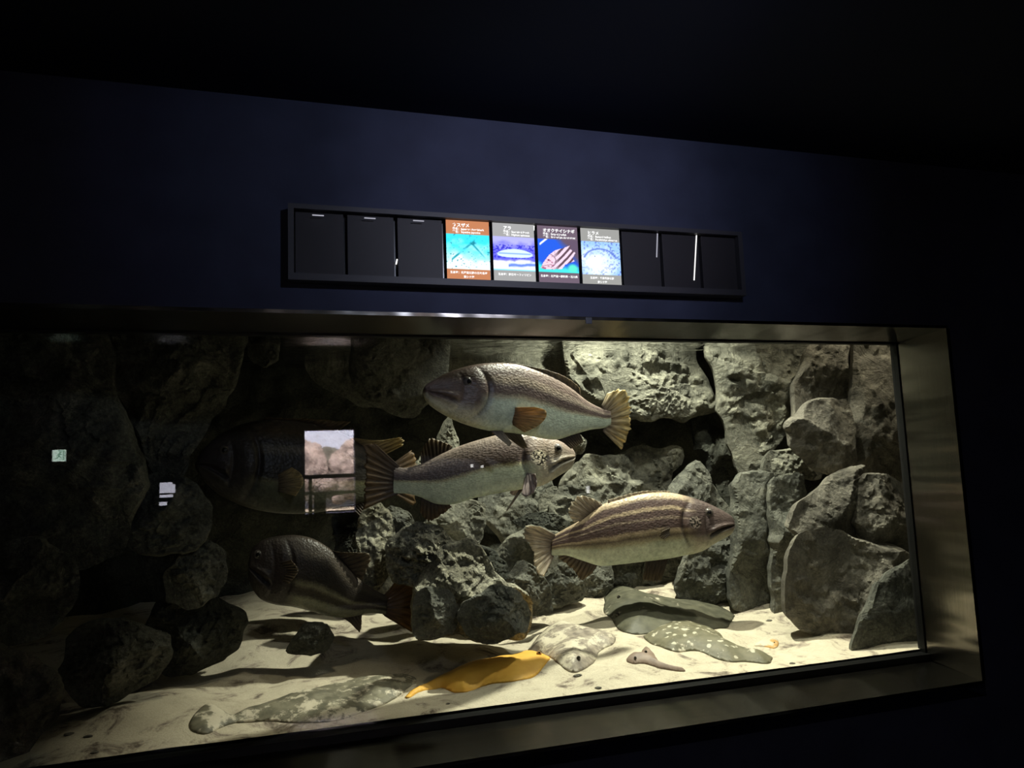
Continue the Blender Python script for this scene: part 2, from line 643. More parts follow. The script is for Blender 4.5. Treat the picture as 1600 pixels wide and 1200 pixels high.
def rock(px, Y, T, mat, label, name='boulder', facets=7, rough=1.0, res=2400, seed=None, group=None, smooth_it=1, back=0.9, jag=1.0, grow=1.05):
    """a boulder whose outline runs through the given points at depth Y; T is its half thickness"""
    global ROCKN
    ROCKN += 1
    rs = np.random.RandomState(seed if seed is not None else 100+ROCKN)
    W = np.array([at(a, b, Y) for a, b in px])
    poly = W[:, [0, 2]]
    poly = poly.mean(0) + (poly-poly.mean(0))*grow
    if smooth_it:
        poly = chaikin(poly, 1, 0.14)
    area = 0.5*abs(np.sum(poly[:, 0]*np.roll(poly[:, 1], -1)-np.roll(poly[:, 0], -1)*poly[:, 1]))
    h = math.sqrt(area/res)*1.05
    poly = resample_closed(poly, h)
    B = np.stack([poly[:, 0], np.full(len(poly), Y), poly[:, 1]], -1)
    L = math.sqrt(area)
    q = rs.randint(9999)
    kx = 0.6*fbm(B, 3.5/L, 4, q)+1.6*np.abs(fbm(B, 3.0/L, 2, q+5))-0.5
    kz = 0.6*fbm(B, 3.5/L, 4, q+50)+1.6*np.abs(fbm(B, 3.0/L, 2, q+55))-0.5
    poly = poly + jag*0.055*L*np.stack([kx, kz], -1)
    pts, tri, d = fill(poly, h)
    R = max(min(d.max()*0.60, T*0.9), 1e-3)
    p = np.clip(d/R, 0, 1)
    p = (1-(1-p)**1.7)**0.75
    c = pts.mean(0)
    P3 = np.stack([pts[:, 0], np.full(len(pts), Y*3.1), pts[:, 1]], -1)
    sd = rs.randint(9999)
    wob = np.stack([fbm(P3, 2.4/L, 2, sd+70), fbm(P3, 2.4/L, 2, sd+80)], -1)*0.10*L
    hf = T*p*1.05
    for k in range(facets+6):
        a = rs.uniform(0, 2*math.pi)
        g = rs.uniform(0.35, 1.7)
        pl = T*(rs.uniform(0.52, 0.95) - g*((pts+wob-c)@np.array([math.cos(a), math.sin(a)]))/L)
        hf = np.minimum(hf, np.maximum(pl, 0.10*T*p))
    # step-like ledges broken into the face
    cells = np.floor(2.2*fbm(P3, 1.6/L, 2, sd+11)*2)/2.0
    e = np.clip(d/(0.30*R), 0, 1)
    hf = hf + e*rough*(0.10*T*cells + 0.16*T*fbm(P3, 3.2/L, 5, sd) - 0.22*T*np.abs(fbm(P3, 4.0/L, 3, sd+3)) + 0.12*T*np.abs(fbm(P3, 9/L, 4, sd+5)) + 0.05*T*fbm(P3, 24/L, 3, sd+9))
    hf = np.maximum(hf, 0.03*T*p)
    hb = T*back*p
    n = len(pts)
    bnd = d == 0
    V = list(np.stack([pts[:, 0], Y-hf, pts[:, 1]], -1))
    bi = np.arange(n)
    for i in range(n):
        if not bnd[i]:
            bi[i] = len(V)
            V.append(np.array([pts[i, 0], Y+hb[i], pts[i, 1]]))
    F = list(tri) + [(bi[t[0]], bi[t[2]], bi[t[1]]) for t in tri]
    o = mesh_from(name, V, F, mat)
    o.data.set_sharp_from_angle(angle=math.radians(32))
    tag(o, label, 'rock', group)
    return o


def ground_disc(px, T, mat, name, label, cat, parent=None, res=1600, sink=0.006, axis=None, smooth_it=2, prof=0.85):
    """low body lying on the sand: outline through the given points on the sand"""
    W = np.array([on_sand(a, b) for a, b in px])
    poly = chaikin(W[:, :2], smooth_it)
    area = 0.5*abs(np.sum(poly[:, 0]*np.roll(poly[:, 1], -1)-np.roll(poly[:, 0], -1)*poly[:, 1]))
    h = math.sqrt(area/res)*1.05
    poly = resample_closed(poly, h)
    B = np.stack([poly[:, 0], poly[:, 1], np.zeros(len(poly))], -1)
    poly = poly + 0.010*np.stack([fbm(B, 11, 3, 61), fbm(B, 11, 3, 71)], -1)
    pts, tri, d = fill(poly, h)
    R = d.max()
    p = np.clip(d/R, 0, 1)
    z0 = sand_z(pts[:, 0], pts[:, 1])
    top = z0 - sink*0.0 + 0.004 + T*(1-(1-p)**2)**prof*np.clip(d/(0.15*R)+0.15, 0, 1)
    Q = np.stack([pts[:, 0], pts[:, 1], z0], -1)
    top = top + p*T*(0.16*fbm(Q, 9, 4, 31) + 0.10*fbm(Q, 30, 3, 37))
    top = np.where(d == 0, z0+0.003, top)
    bot = z0 - 0.012
    n = len(pts)
    V = list(np.stack([pts[:, 0], pts[:, 1], top], -1))
    bi = np.arange(n)
    for i in range(n):
        if d[i] > 0:
            bi[i] = len(V)
            V.append(np.array([pts[i, 0], pts[i, 1], bot[i]]))
    F = list(tri) + [(bi[t[0]], bi[t[2]], bi[t[1]]) for t in tri]
    # long axis attribute: s from head (0) to tail (1), e from edge (0) to middle (1)
    a0, a1 = (on_sand(*axis[0])[:2], on_sand(*axis[1])[:2]) if axis else (pts[0], pts[-1])
    ax = (a1-a0)/(np.linalg.norm(a1-a0)**2)
    VV = np.array(V)
    s = (VV[:, :2]-a0)@ax
    nrm = np.array([-(a1-a0)[1], (a1-a0)[0]])/np.linalg.norm(a1-a0)
    t = (VV[:, :2]-a0)@nrm
    e = np.concatenate([p, p[d > 0]])
    o = mesh_from(name, V, F, mat, parent, attrs={'s': s, 't': t/max(R, 1e-3), 'e': e})
    if label:
        tag(o, label, cat)
    return o


# ------------------------------------------------------------------ fish
def fish_mat(name, body, head, s_head, jag=0.12, belly_green=0.0, spots=None, rough=0.42, scale=1.0):
    """body / head: colour stops over the height of the flank, belly 0 .. back 1"""
    m, nt, N, L = new_mat(name)
    out = N.new('ShaderNodeOutputMaterial')
    b = N.new('ShaderNodeBsdfPrincipled')
    b.inputs['Roughness'].default_value = rough
    b.inputs['Specular IOR Level'].default_value = 0.35
    L.new(b.outputs[0], out.inputs[0])
    S = node(N, 'ShaderNodeAttribute', attribute_name='s')
    T = node(N, 'ShaderNodeAttribute', attribute_name='t')
    tc = N.new('ShaderNodeTexCoord')
    nz = N.new('ShaderNodeTexNoise')
    nz.inputs['Scale'].default_value = 130
    nz.inputs['Detail'].default_value = 3
    L.new(tc.outputs['Object'], nz.inputs['Vector'])
    nl = N.new('ShaderNodeTexNoise')
    nl.inputs['Scale'].default_value = 9
    nl.inputs['Detail'].default_value = 4
    L.new(tc.outputs['Object'], nl.inputs['Vector'])
    # t in 0..1 with ragged scale edges
    t1 = node(N, 'ShaderNodeMath', operation='MULTIPLY_ADD')
    t1.inputs[1].default_value = 0.5
    t1.inputs[2].default_value = 0.5 - jag*0.5 - 0.05
    L.new(T.outputs['Fac'], t1.inputs[0])
    t2 = node(N, 'ShaderNodeMath', operation='MULTIPLY_ADD')
    t2.inputs[1].default_value = jag
    L.new(nz.outputs[0], t2.inputs[0])
    L.new(t1.outputs[0], t2.inputs[2])
    t3 = node(N, 'ShaderNodeMath', operation='MULTIPLY_ADD')
    t3.inputs[1].default_value = 0.10
    L.new(nl.outputs[0], t3.inputs[0])
    L.new(t2.outputs[0], t3.inputs[2])
    rb = ramp(N, body)
    rh = ramp(N, head)
    L.new(t3.outputs[0], rb.inputs[0])
    L.new(t3.outputs[0], rh.inputs[0])
    sh = node(N, 'ShaderNodeMapRange')
    sh.inputs[1].default_value = s_head-0.05
    sh.inputs[2].default_value = s_head+0.05
    L.new(S.outputs['Fac'], sh.inputs[0])
    mx = node(N, 'ShaderNodeMix', data_type='RGBA')
    L.new(sh.outputs[0], mx.inputs[0])
    L.new(rh.outputs[0], mx.inputs[6])
    L.new(rb.outputs[0], mx.inputs[7])
    # mottling
    rm = ramp(N, [(0.3, (0.72, 0.72, 0.72)), (0.7, (1.12, 1.12, 1.12))])
    L.new(nl.outputs[0], rm.inputs[0])
    mu = node(N, 'ShaderNodeMix', data_type='RGBA', blend_type='MULTIPLY')
    mu.inputs[0].default_value = 0.8
    nf = N.new('ShaderNodeTexNoise')
    nf.inputs['Scale'].default_value = 48
    nf.inputs['Detail'].default_value = 6
    nf.inputs['Roughness'].default_value = 0.75
    L.new(tc.outputs['Object'], nf.inputs['Vector'])
    rf = ramp(N, [(0.34, (0.62, 0.62, 0.62)), (0.52, (1, 1, 1)), (0.68, (1.3, 1.3, 1.3))])
    L.new(nf.outputs[0], rf.inputs[0])
    mf = node(N, 'ShaderNodeMix', data_type='RGBA', blend_type='MULTIPLY')
    mf.inputs[0].default_value = 0.75
    L.new(mx.outputs[2], mf.inputs[6])
    L.new(rf.outputs[0], mf.inputs[7])
    mx = mf
    L.new(mx.outputs[2], mu.inputs[6])
    L.new(rm.outputs[0], mu.inputs[7])
    col = mu.outputs[2]
    if spots:
        # rough speckled patch on the gill cover: (s, t, radius_s, radius_t, colour)
        (cs, ct, rs_, rt_, sc) = spots
        d1 = node(N, 'ShaderNodeMath', operation='SUBTRACT'); d1.inputs[1].default_value = cs
        L.new(S.outputs['Fac'], d1.inputs[0])
        d1b = node(N, 'ShaderNodeMath', operation='DIVIDE'); d1b.inputs[1].default_value = rs_
        L.new(d1.outputs[0], d1b.inputs[0])
        d2 = node(N, 'ShaderNodeMath', operation='SUBTRACT'); d2.inputs[1].default_value = ct
        L.new(T.outputs['Fac'], d2.inputs[0])
        d2b = node(N, 'ShaderNodeMath', operation='DIVIDE'); d2b.inputs[1].default_value = rt_
        L.new(d2.outputs[0], d2b.inputs[0])
        q1 = node(N, 'ShaderNodeMath', operation='MULTIPLY'); L.new(d1b.outputs[0], q1.inputs[0]); L.new(d1b.outputs[0], q1.inputs[1])
        q2 = node(N, 'ShaderNodeMath', operation='MULTIPLY_ADD'); L.new(d2b.outputs[0], q2.inputs[0]); L.new(d2b.outputs[0], q2.inputs[1]); L.new(q1.outputs[0], q2.inputs[2])
        mk = node(N, 'ShaderNodeMapRange'); mk.inputs[1].default_value = 1.1; mk.inputs[2].default_value = 0.75
        L.new(q2.outputs[0], mk.inputs[0])
        ns = N.new('ShaderNodeTexNoise'); ns.inputs['Scale'].default_value = 95; ns.inputs['Detail'].default_value = 2
        L.new(tc.outputs['Object'], ns.inputs['Vector'])
        rs2 = ramp(N, [(0.46, (0.02, 0.016, 0.012)), (0.54, sc)])
        L.new(ns.outputs[0], rs2.inputs[0])
        ms = node(N, 'ShaderNodeMix', data_type='RGBA')
        L.new(mk.outputs[0], ms.inputs[0]); L.new(col, ms.inputs[6]); L.new(rs2.outputs[0], ms.inputs[7])
        col = ms.outputs[2]
    LN = node(N, 'ShaderNodeAttribute', attribute_name='line')
    mln = node(N, 'ShaderNodeMix', data_type='RGBA')
    L.new(LN.outputs['Fac'], mln.inputs[0]); L.new(col, mln.inputs[6]); mln.inputs[7].default_value = (0.03, 0.02, 0.018, 1)
    L.new(mln.outputs[2], b.inputs['Base Color'])
    # scales
    cx = N.new('ShaderNodeCombineXYZ')
    a = node(N, 'ShaderNodeMath', operation='MULTIPLY'); a.inputs[1].default_value = 70*scale
    bb = node(N, 'ShaderNodeMath', operation='MULTIPLY'); bb.inputs[1].default_value = 17*scale
    L.new(S.outputs['Fac'], a.inputs[0]); L.new(T.outputs['Fac'], bb.inputs[0])
    L.new(a.outputs[0], cx.inputs[0]); L.new(bb.outputs[0], cx.inputs[1])
    v = N.new('ShaderNodeTexVoronoi'); v.inputs['Scale'].default_value = 1.0
    L.new(cx.outputs[0], v.inputs['Vector'])
    ad = node(N, 'ShaderNodeMath', operation='MULTIPLY_ADD'); ad.inputs[1].default_value = 0.8
    L.new(nl.outputs[0], ad.inputs[0]); L.new(v.outputs['Distance'], ad.inputs[2])
    bp = N.new('ShaderNodeBump'); bp.inputs['Strength'].default_value = 0.28; bp.inputs['Distance'].default_value = 0.006
    L.new(ad.outputs[0], bp.inputs['Height']); L.new(bp.outputs[0], b.inputs['Normal'])
    return m


def fin_mat(name, stops, nrays=16, transl=0.35):
    """colour stops from fin base 0 to tip 1; ray stripes along the fin"""
    m, nt, N, L = new_mat(name)
    out = N.new('ShaderNodeOutputMaterial')
    b = N.new('ShaderNodeBsdfPrincipled')
    b.inputs['Roughness'].default_value = 0.5
    tl = N.new('ShaderNodeBsdfTranslucent')
    mx = N.new('ShaderNodeMixShader')
    mx.inputs[0].default_value = transl
    S = node(N, 'ShaderNodeAttribute', attribute_name='s')
    T = node(N, 'ShaderNodeAttribute', attribute_name='t')
    r = ramp(N, stops)
    L.new(T.outputs['Fac'], r.inputs[0])
    cx = N.new('ShaderNodeCombineXYZ')
    a = node(N, 'ShaderNodeMath', operation='MULTIPLY'); a.inputs[1].default_value = nrays
    c = node(N, 'ShaderNodeMath', operation='MULTIPLY'); c.inputs[1].default_value = 1.2
    L.new(S.outputs['Fac'], a.inputs[0]); L.new(T.outputs['Fac'], c.inputs[0])
    L.new(a.outputs[0], cx.inputs[0]); L.new(c.outputs[0], cx.inputs[1])
    n = N.new('ShaderNodeTexNoise'); n.inputs['Scale'].default_value = 2.2; n.inputs['Detail'].default_value = 2
    L.new(cx.outputs[0], n.inputs['Vector'])
    rr = ramp(N, [(0.35, (0.5, 0.5, 0.5)), (0.65, (1.25, 1.25, 1.25))])
    L.new(n.outputs[0], rr.inputs[0])
    mu = node(N, 'ShaderNodeMix', data_type='RGBA', blend_type='MULTIPLY')
    mu.inputs[0].default_value = 1.0
    L.new(r.outputs[0], mu.inputs[6]); L.new(rr.outputs[0], mu.inputs[7])
    L.new(mu.outputs[2], b.inputs['Base Color']); L.new(mu.outputs[2], tl.inputs[0])
    L.new(b.outputs[0], mx.inputs[1]); L.new(tl.outputs[0], mx.inputs[2]); L.new(mx.outputs[0], out.inputs[0])
    return m


def crom(P, n):
    P = np.asarray(P, float)
    k = len(P)
    t = np.linspace(0, k-1, n)
    i = np.minimum(t.astype(int), k-2)
    f = (t-i)[:, None]
    g = lambda j: P[np.clip(j, 0, k-1)]
    p0, p1, p2, p3 = g(i-1), g(i), g(i+1), g(i+2)
    return 0.5*((2*p1)+(-p0+p2)*f+(2*p0-5*p1+4*p2-p3)*f*f+(-p0+3*p1-3*p2+p3)*f**3)


def poly_resample(P, n):
    P = np.asarray(P, float)
    if len(P) > 2:
        P = crom(P, 60)
    d = np.concatenate([[0], np.cumsum(np.linalg.norm(np.diff(P, axis=0), axis=1))])
    t = np.linspace(0, d[-1], n)
    return np.stack([np.interp(t, d, P[:, k]) for k in range(P.shape[1])], -1)


class Fish:
    """body lofted through (back, belly) points from snout to tail; y0, y1 = depth of snout and tail"""

    def __init__(self, name, label, st, y0, y1, mat, width=0.42, bend=0.0, gill=(0.29, 0.10), mouth=(-0.02, 0.155, 2.6)):
        NS, NR = 160, 72
        st = [((a[0], a[1], b[0], b[1])) for a, b in st]
        pr = crom(st, 600)
        uu = np.linspace(0, 1, NS)**1.35
        pr = np.stack([np.interp(uu, np.linspace(0, 1, 600), pr[:, k]) for k in range(4)], -1)
        arc = np.concatenate([[0], np.cumsum(np.hypot(np.diff((pr[:, 0]+pr[:, 2])/2), np.diff((pr[:, 1]+pr[:, 3])/2)))])
        s = arc/arc[-1]
        Ys = y0+(y1-y0)*s + bend*np.sin(math.pi*s)
        A = np.array([at(p[0], p[1], y) for p, y in zip(pr, Ys)])
        B = np.array([at(p[2], p[3], y) for p, y in zip(pr, Ys)])
        C = (A+B)/2
        U = (A-B)/2
        hh = np.linalg.norm(U, axis=1)
        tan = np.gradient(C, axis=0)
        lat = np.cross(tan, U)
        lat /= np.linalg.norm(lat, axis=1)[:, None]
        if lat[:, 1].mean() > 0:
            lat = -lat                        # lateral axis towards the visitors
        self.C, self.s, self.Ys, self.pc = C, s, Ys, np.stack([(pr[:, 0]+pr[:, 2])/2, (pr[:, 1]+pr[:, 3])/2], -1)
        H = hh.max()
        wd = width*H*np.interp(s, [0, 0.015, 0.05, 0.11, 0.22, 0.36, 0.55, 0.75, 0.9, 1.0], [0.20, 0.36, 0.52, 0.74, 0.98, 1.04, 0.92, 0.56, 0.26, 0.13])
        th = np.linspace(0, 2*math.pi, NR, endpoint=False)
        V, at_s, at_t, side, lin_ = [], [], [], [], []
        for i in range(NS):
            for a in th:
                t = math.cos(a)
                l = math.sin(a)
                # fuller low on the flank, narrower along the back
                ww = wd[i]*abs(l)**0.85*(1.0-0.16*t)
                # gill cover: raised plate ending in a step; cheek and jaw grooves
                g = gill[0] - 0.085*(t-gill[1])**2
                x = s[i]-g
                bump = 0.075*math.exp(-((x+0.035)/0.045)**2) - 0.10*math.exp(-((x-0.012)/0.012)**2)
                pre = g*0.60
                bump += -0.05*math.exp(-((s[i]-pre)/0.010)**2)
                jaw = mouth[0] - mouth[2]*s[i]
                ln = 0.55*math.exp(-((x-0.012)/0.008)**2)*(abs(t-0.05) < 0.75)
                fade = min(1.0, max(0.0, (mouth[1]-s[i])/0.02))
                if fade > 0:
                    bump += fade*(-0.20*math.exp(-((t-jaw)/0.07)**2) + 0.13*math.exp(-((t-jaw-0.20)/0.10)**2) + 0.13*math.exp(-((t-jaw+0.20)/0.11)**2))
                    ln = max(ln, fade*0.75*math.exp(-((t-jaw)/0.04)**2))
                lin_.append(ln)
                bump *= min(1, max(0, 1.15-abs(t)))
                ww *= 1+bump*2.2
                V.append(C[i]+U[i]*t+lat[i]*math.copysign(ww, l))
                at_s.append(s[i]); at_t.append(t); side.append(l)
        F = [(i*NR+j, i*NR+(j+1) % NR, (i+1)*NR+(j+1) % NR, (i+1)*NR+j) for i in range(NS-1) for j in range(NR)]
        V.append(C[0]-(C[1]-C[0])*0.5); V.append(C[-1])
        at_s += [0, 1]; at_t += [0, 0]; side += [0, 0]; lin_ += [0, 0]
        n = NS*NR
        F += [(n, (j+1) % NR, j) for j in range(NR)] + [(n+1, (NS-1)*NR+j, (NS-1)*NR+(j+1) % NR) for j in range(NR)]
        self.V = np.array(V); self.side = np.array(side); self.S = np.array(at_s); self.T = np.array(at_t); self.lat = lat
        self.L = np.linalg.norm(C[-1]-C[0])
        self.o = mesh_from(name, V, F, mat, attrs={'s': at_s, 't': at_t, 'line': lin_})
        tag(self.o, label, 'fish')
        self.Vpx = topx(self.V)

    def surf(self, px, py, far=False):
        ok = self.side > 0.15
        d = np.hypot(self.Vpx[:, 0]-px, self.Vpx[:, 1]-py)+(~ok)*1e6
        i = int(np.argmin(d))
        if far:
            ring = i//72
            j = i % 72
            i = ring*72+(72-j) % 72
        return i

    def yat(self, px, py):
        i = int(np.argmin(np.hypot(self.pc[:, 0]-px, self.pc[:, 1]-py)))
        return self.Ys[i]

    def eye(self, px, py, rpx, mat, pupil):
        for far in (False, True):
            i = self.surf(px, py, far)
            p = self.V[i]
            k = min(i//72, 159)
            l = self.lat[k]*(-1 if far else 1)
            r = rpx*np.linalg.norm(p-EYE)/FPX
            mb = MB(); mb.sphere(p-l*r*0.55, r, n=20)
            e = mb.build('eye', mat, self.o, smooth=True)
            q = p-l*r*0.55+l*r*0.62
            mb = MB(); mb.sphere(q, r*0.56, n=16)
            mb.build('pupil', pupil, e, smooth=True)

    def fin(self, name, root, tip, mat, dy=0.0, rays=14, thick=0.004, curl=0.0, label=None, ys=None):
        nu, nv = 40, 14
        R = poly_resample(np.array(root, float), nu)
        Tp = poly_resample(np.array(tip, float), nu)
        yr = np.array([self.yat(*p) for p in R]) if ys is None else np.linspace(ys[0], ys[1], nu)
        yr = np.convolve(np.pad(yr, 4, 'edge'), np.ones(9)/9, 'valid')
        rs = np.random.RandomState(int(abs(root[0][0]*7+tip[0][1]))+3)
        jig = 1+0.035*rs.randn(nu)
        grid = np.zeros((nu, nv, 3))
        for i in range(nu):
            for j in range(nv):
                v = j/(nv-1)
                q = R[i]+(Tp[i]-R[i])*v*(jig[i] if v > 0.9 else 1.0)
                y = yr[i]+dy*v+curl*math.sin(v*math.pi)*0.5+0.0028*math.sin(2*math.pi*rays*i/(nu-1))*(0.3+v)
                grid[i, j] = at(q[0], q[1], y)
        return self._sheet(name, grid, mat, thick, label)

    def side_fin(self, name, root, tip, mat, splay=0.05, rays=10, thick=0.004, label=None, both=True):
        """paired fin on the flank: root points on the near flank, tip spreads out towards the visitors"""
        nu, nv = 30, 14
        R = poly_resample(np.array(root, float), nu)
        Tp = poly_resample(np.array(tip, float), nu)
        grid = np.zeros((nu, nv, 3))
        i0 = self.surf(*R[nu//2])
        k = min(i0//72, 159)
        base = self.V[i0][1]
        for i in range(nu):
            for j in range(nv):
                v = j/(nv-1)
                q = R[i]+(Tp[i]-R[i])*v
                y = base+0.012-splay*v**0.8+0.003*math.sin(2*math.pi*rays*i/(nu-1))*(0.3+v)
                grid[i, j] = at(q[0], q[1], y)
        o = self._sheet(name, grid, mat, thick, label)
        if both:
            l = self.lat[k]
            c = self.C[k]
            g2 = grid-2*((grid-c)@l)[..., None]*l
            self._sheet(name, g2, mat, thick, label)
        return o

    def _sheet(self, name, grid, mat, thick, label):
        nu, nv, _ = grid.shape
        du = np.gradient(grid, axis=0); dv = np.gradient(grid, axis=1)
        N = np.cross(du, dv)
        N /= np.linalg.norm(N, axis=2)[..., None]+1e-9
        tv = thick*(1.0-0.75*np.linspace(0, 1, nv))[None, :, None]
        # a closed outline: zero thickness only at the outer rim
        a = (grid+N*tv/2).reshape(-1, 3); b = (grid-N*tv/2).reshape(-1, 3)
        n = nu*nv
        F = []
        for i in range(nu-1):
            for j in range(nv-1):
                q = (i*nv+j, (i+1)*nv+j, (i+1)*nv+j+1, i*nv+j+1)
                F.append(q); F.append(tuple(n+x for x in reversed(q)))
        for i in range(nu-1):
            F.append((i*nv, n+i*nv, n+(i+1)*nv, (i+1)*nv))
            F.append((i*nv+nv-1, (i+1)*nv+nv-1, n+(i+1)*nv+nv-1, n+i*nv+nv-1))
        for j in range(nv-1):
            F.append((j, j+1, n+j+1, n+j))
            F.append(((nu-1)*nv+j, n+(nu-1)*nv+j, n+(nu-1)*nv+j+1, (nu-1)*nv+j+1))
        ss = np.repeat(np.linspace(0, 1, nu), nv); tt = np.tile(np.linspace(0, 1, nv), nu)
        o = mesh_from(name, np.vstack([a, b]), F, mat, self.o, attrs={'s': np.tile(ss, 2), 't': np.tile(tt, 2)})
        if label:
            o['label'] = label
        return o


M['eye'] = plain('fish_eye', (0.10, 0.085, 0.075), 0.15, 0, 0.6)
M['eye_grey'] = plain('fish_eye_grey', (0.22, 0.20, 0.19), 0.2, 0, 0.6)
M['pupil'] = plain('fish_pupil', (0.008, 0.007, 0.008), 0.08, 0, 0.7)
PALE = (0.56, 0.63, 0.50)
# top fish, plain brown back
M['fish_a'] = fish_mat('brown_fish_skin',
    [(0.0, PALE), (0.42, PALE), (0.48, (0.42, 0.38, 0.27)), (0.54, (0.14, 0.10, 0.085)), (0.64, (0.10, 0.07, 0.065)), (0.70, (0.30, 0.24, 0.19)), (0.77, (0.38, 0.30, 0.24)), (0.83, (0.22, 0.16, 0.14)), (1.0, (0.33, 0.25, 0.21))],
    [(0.0, (0.60, 0.58, 0.44)), (0.20, (0.42, 0.38, 0.28)), (0.36, (0.145, 0.098, 0.078)), (0.7, (0.11, 0.075, 0.062)), (1.0, (0.22, 0.155, 0.125))], 0.29, 0.07)
M['fish_b'] = fish_mat('grey_brown_fish_skin',
    [(0.0, PALE), (0.40, (0.58, 0.62, 0.42)), (0.47, (0.42, 0.38, 0.22)), (0.52, (0.10, 0.07, 0.06)), (0.68, (0.15, 0.11, 0.10)), (0.8, (0.22, 0.17, 0.15)), (1.0, (0.30, 0.24, 0.20))],
    [(0.0, (0.50, 0.48, 0.38)), (0.3, (0.34, 0.30, 0.22)), (0.6, (0.32, 0.26, 0.20)), (1.0, (0.34, 0.26, 0.22))], 0.24, 0.10, spots=(0.215, 0.10, 0.05, 0.30, (0.55, 0.48, 0.36)))
TAN = (0.52, 0.40, 0.26)
BRN = (0.115, 0.075, 0.065)
M['fish_c'] = fish_mat('striped_fish_skin',
    [(0.0, PALE), (0.24, (0.60, 0.64, 0.48)), (0.31, (0.42, 0.38, 0.24)), (0.38, (0.14, 0.10, 0.07)), (0.41, (0.30, 0.24, 0.15)), (0.45, TAN), (0.49, BRN), (0.60, BRN), (0.625, (0.34, 0.26, 0.19)), (0.66, BRN), (0.73, BRN),
     (0.76, TAN), (0.79, (0.40, 0.30, 0.20)), (0.81, BRN), (0.89, BRN), (0.93, TAN), (1.0, (0.55, 0.42, 0.28))],
    [(0.0, (0.55, 0.55, 0.42)), (0.25, (0.32, 0.28, 0.21)), (0.38, (0.095, 0.066, 0.06)), (1.0, (0.11, 0.08, 0.072))], 0.27, 0.06, spots=(0.235, 0.15, 0.035, 0.22, (0.30, 0.24, 0.20)))
M['fish_d'] = fish_mat('shaded_striped_fish_skin',  # flank colours darkened to stand for the shade of the cave
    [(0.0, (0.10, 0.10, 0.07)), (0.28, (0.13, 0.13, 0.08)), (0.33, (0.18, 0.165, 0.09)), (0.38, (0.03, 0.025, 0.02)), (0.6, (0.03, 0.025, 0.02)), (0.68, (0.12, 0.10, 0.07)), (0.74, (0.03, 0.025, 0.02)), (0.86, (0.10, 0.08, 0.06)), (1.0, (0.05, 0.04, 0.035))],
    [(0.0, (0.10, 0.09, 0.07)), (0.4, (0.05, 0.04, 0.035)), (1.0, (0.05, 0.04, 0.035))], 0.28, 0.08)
M['fish_e'] = fish_mat('shaded_fish_skin',  # skin colours scaled darker to stand for shade
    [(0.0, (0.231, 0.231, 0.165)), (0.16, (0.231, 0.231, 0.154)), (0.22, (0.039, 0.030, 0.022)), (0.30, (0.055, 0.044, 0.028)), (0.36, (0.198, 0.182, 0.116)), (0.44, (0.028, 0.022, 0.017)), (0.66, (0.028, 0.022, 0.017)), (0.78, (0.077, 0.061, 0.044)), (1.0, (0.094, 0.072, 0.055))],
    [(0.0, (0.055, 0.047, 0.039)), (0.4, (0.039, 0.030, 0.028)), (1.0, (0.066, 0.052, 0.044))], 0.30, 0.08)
M['fin_orange'] = fin_mat('orange_fin', [(0, (0.20, 0.11, 0.06)), (0.3, (0.42, 0.24, 0.09)), (1, (0.62, 0.40, 0.14))])
M['fin_tail'] = fin_mat('ochre_tail', [(0, (0.20, 0.15, 0.11)), (0.4, (0.42, 0.33, 0.20)), (1, (0.70, 0.55, 0.26))], 18)
M['fin_dark'] = fin_mat('dark_fin', [(0, (0.05, 0.035, 0.03)), (0.6, (0.10, 0.07, 0.045)), (1, (0.22, 0.16, 0.09))], 16, 0.25)
M['fin_brown'] = fin_mat('brown_fin', [(0, (0.06, 0.04, 0.035)), (0.5, (0.12, 0.075, 0.04)), (1, (0.20, 0.12, 0.05))], 16, 0.35)
M['fin_pale'] = fin_mat('pale_fin', [(0, (0.16, 0.12, 0.10)), (0.35, (0.45, 0.37, 0.29)), (1, (0.72, 0.62, 0.46))], 18)
M['fin_pink'] = fin_mat('pink_fin', [(0, (0.30, 0.24, 0.22)), (1, (0.42, 0.33, 0.31))], 6, 0.2)
M['fin_rust'] = fin_mat('rust_tail', [(0, (0.09, 0.05, 0.03)), (0.5, (0.22, 0.12, 0.045)), (1, (0.38, 0.23, 0.08))], 16)

# 1: the uppermost fish, facing left
fa = Fish('sea_bass', 'large plain brown fish swimming left, uppermost in the tank, with an orange side fin',
          [((664, 604), (664, 617)), ((672, 597), (670, 630)), ((700, 582), (690, 645)), ((735, 571), (725, 662)), ((770, 567), (765, 673)),
           ((805, 569), (805, 677)), ((840, 580), (838, 683)), ((870, 593), (868, 687)), ((895, 609), (893, 680)), ((918, 627), (920, 672)),
           ((940, 638), (942, 669)), ((953, 641), (953, 665))], 0.50, 0.80, M['fish_a'], 0.46)
fa.eye(731, 597, 8.5, M['eye'], M['pupil'])
fa.fin('caudal_fin', [(940, 634), (946, 652), (942, 674)], [(949, 614), (977, 609), (983, 632), (985, 655), (981, 682), (971, 703)], M['fin_tail'], 0.02, 9, label='ochre tail fin')
fa.fin('dorsal_fin', [(790, 572), (845, 584), (880, 602), (908, 624)], [(795, 566), (850, 577), (884, 589), (906, 606)], M['fin_dark'], 0.0, 12)
fa.fin('anal_fin', [(872, 684), (904, 674)], [(893, 702), (912, 690)], M['fin_dark'], 0.0, 8)
fa.side_fin('pectoral_fin', [(800, 637), (799, 650), (802, 664)], [(836, 636), (852, 641), (853, 652), (841, 665), (819, 676)], M['fin_orange'], 0.06, 9, label='orange side fin')
fa.side_fin('pelvic_fin', [(763, 670), (785, 674)], [(796, 698), (800, 692)], M['fin_pale'], 0.02, 5, both=False)
fa.fin('pelvic_fin', [(778, 672), (812, 674)], [(818, 702), (824, 698)], M['fin_dark'], 0.06, 5)

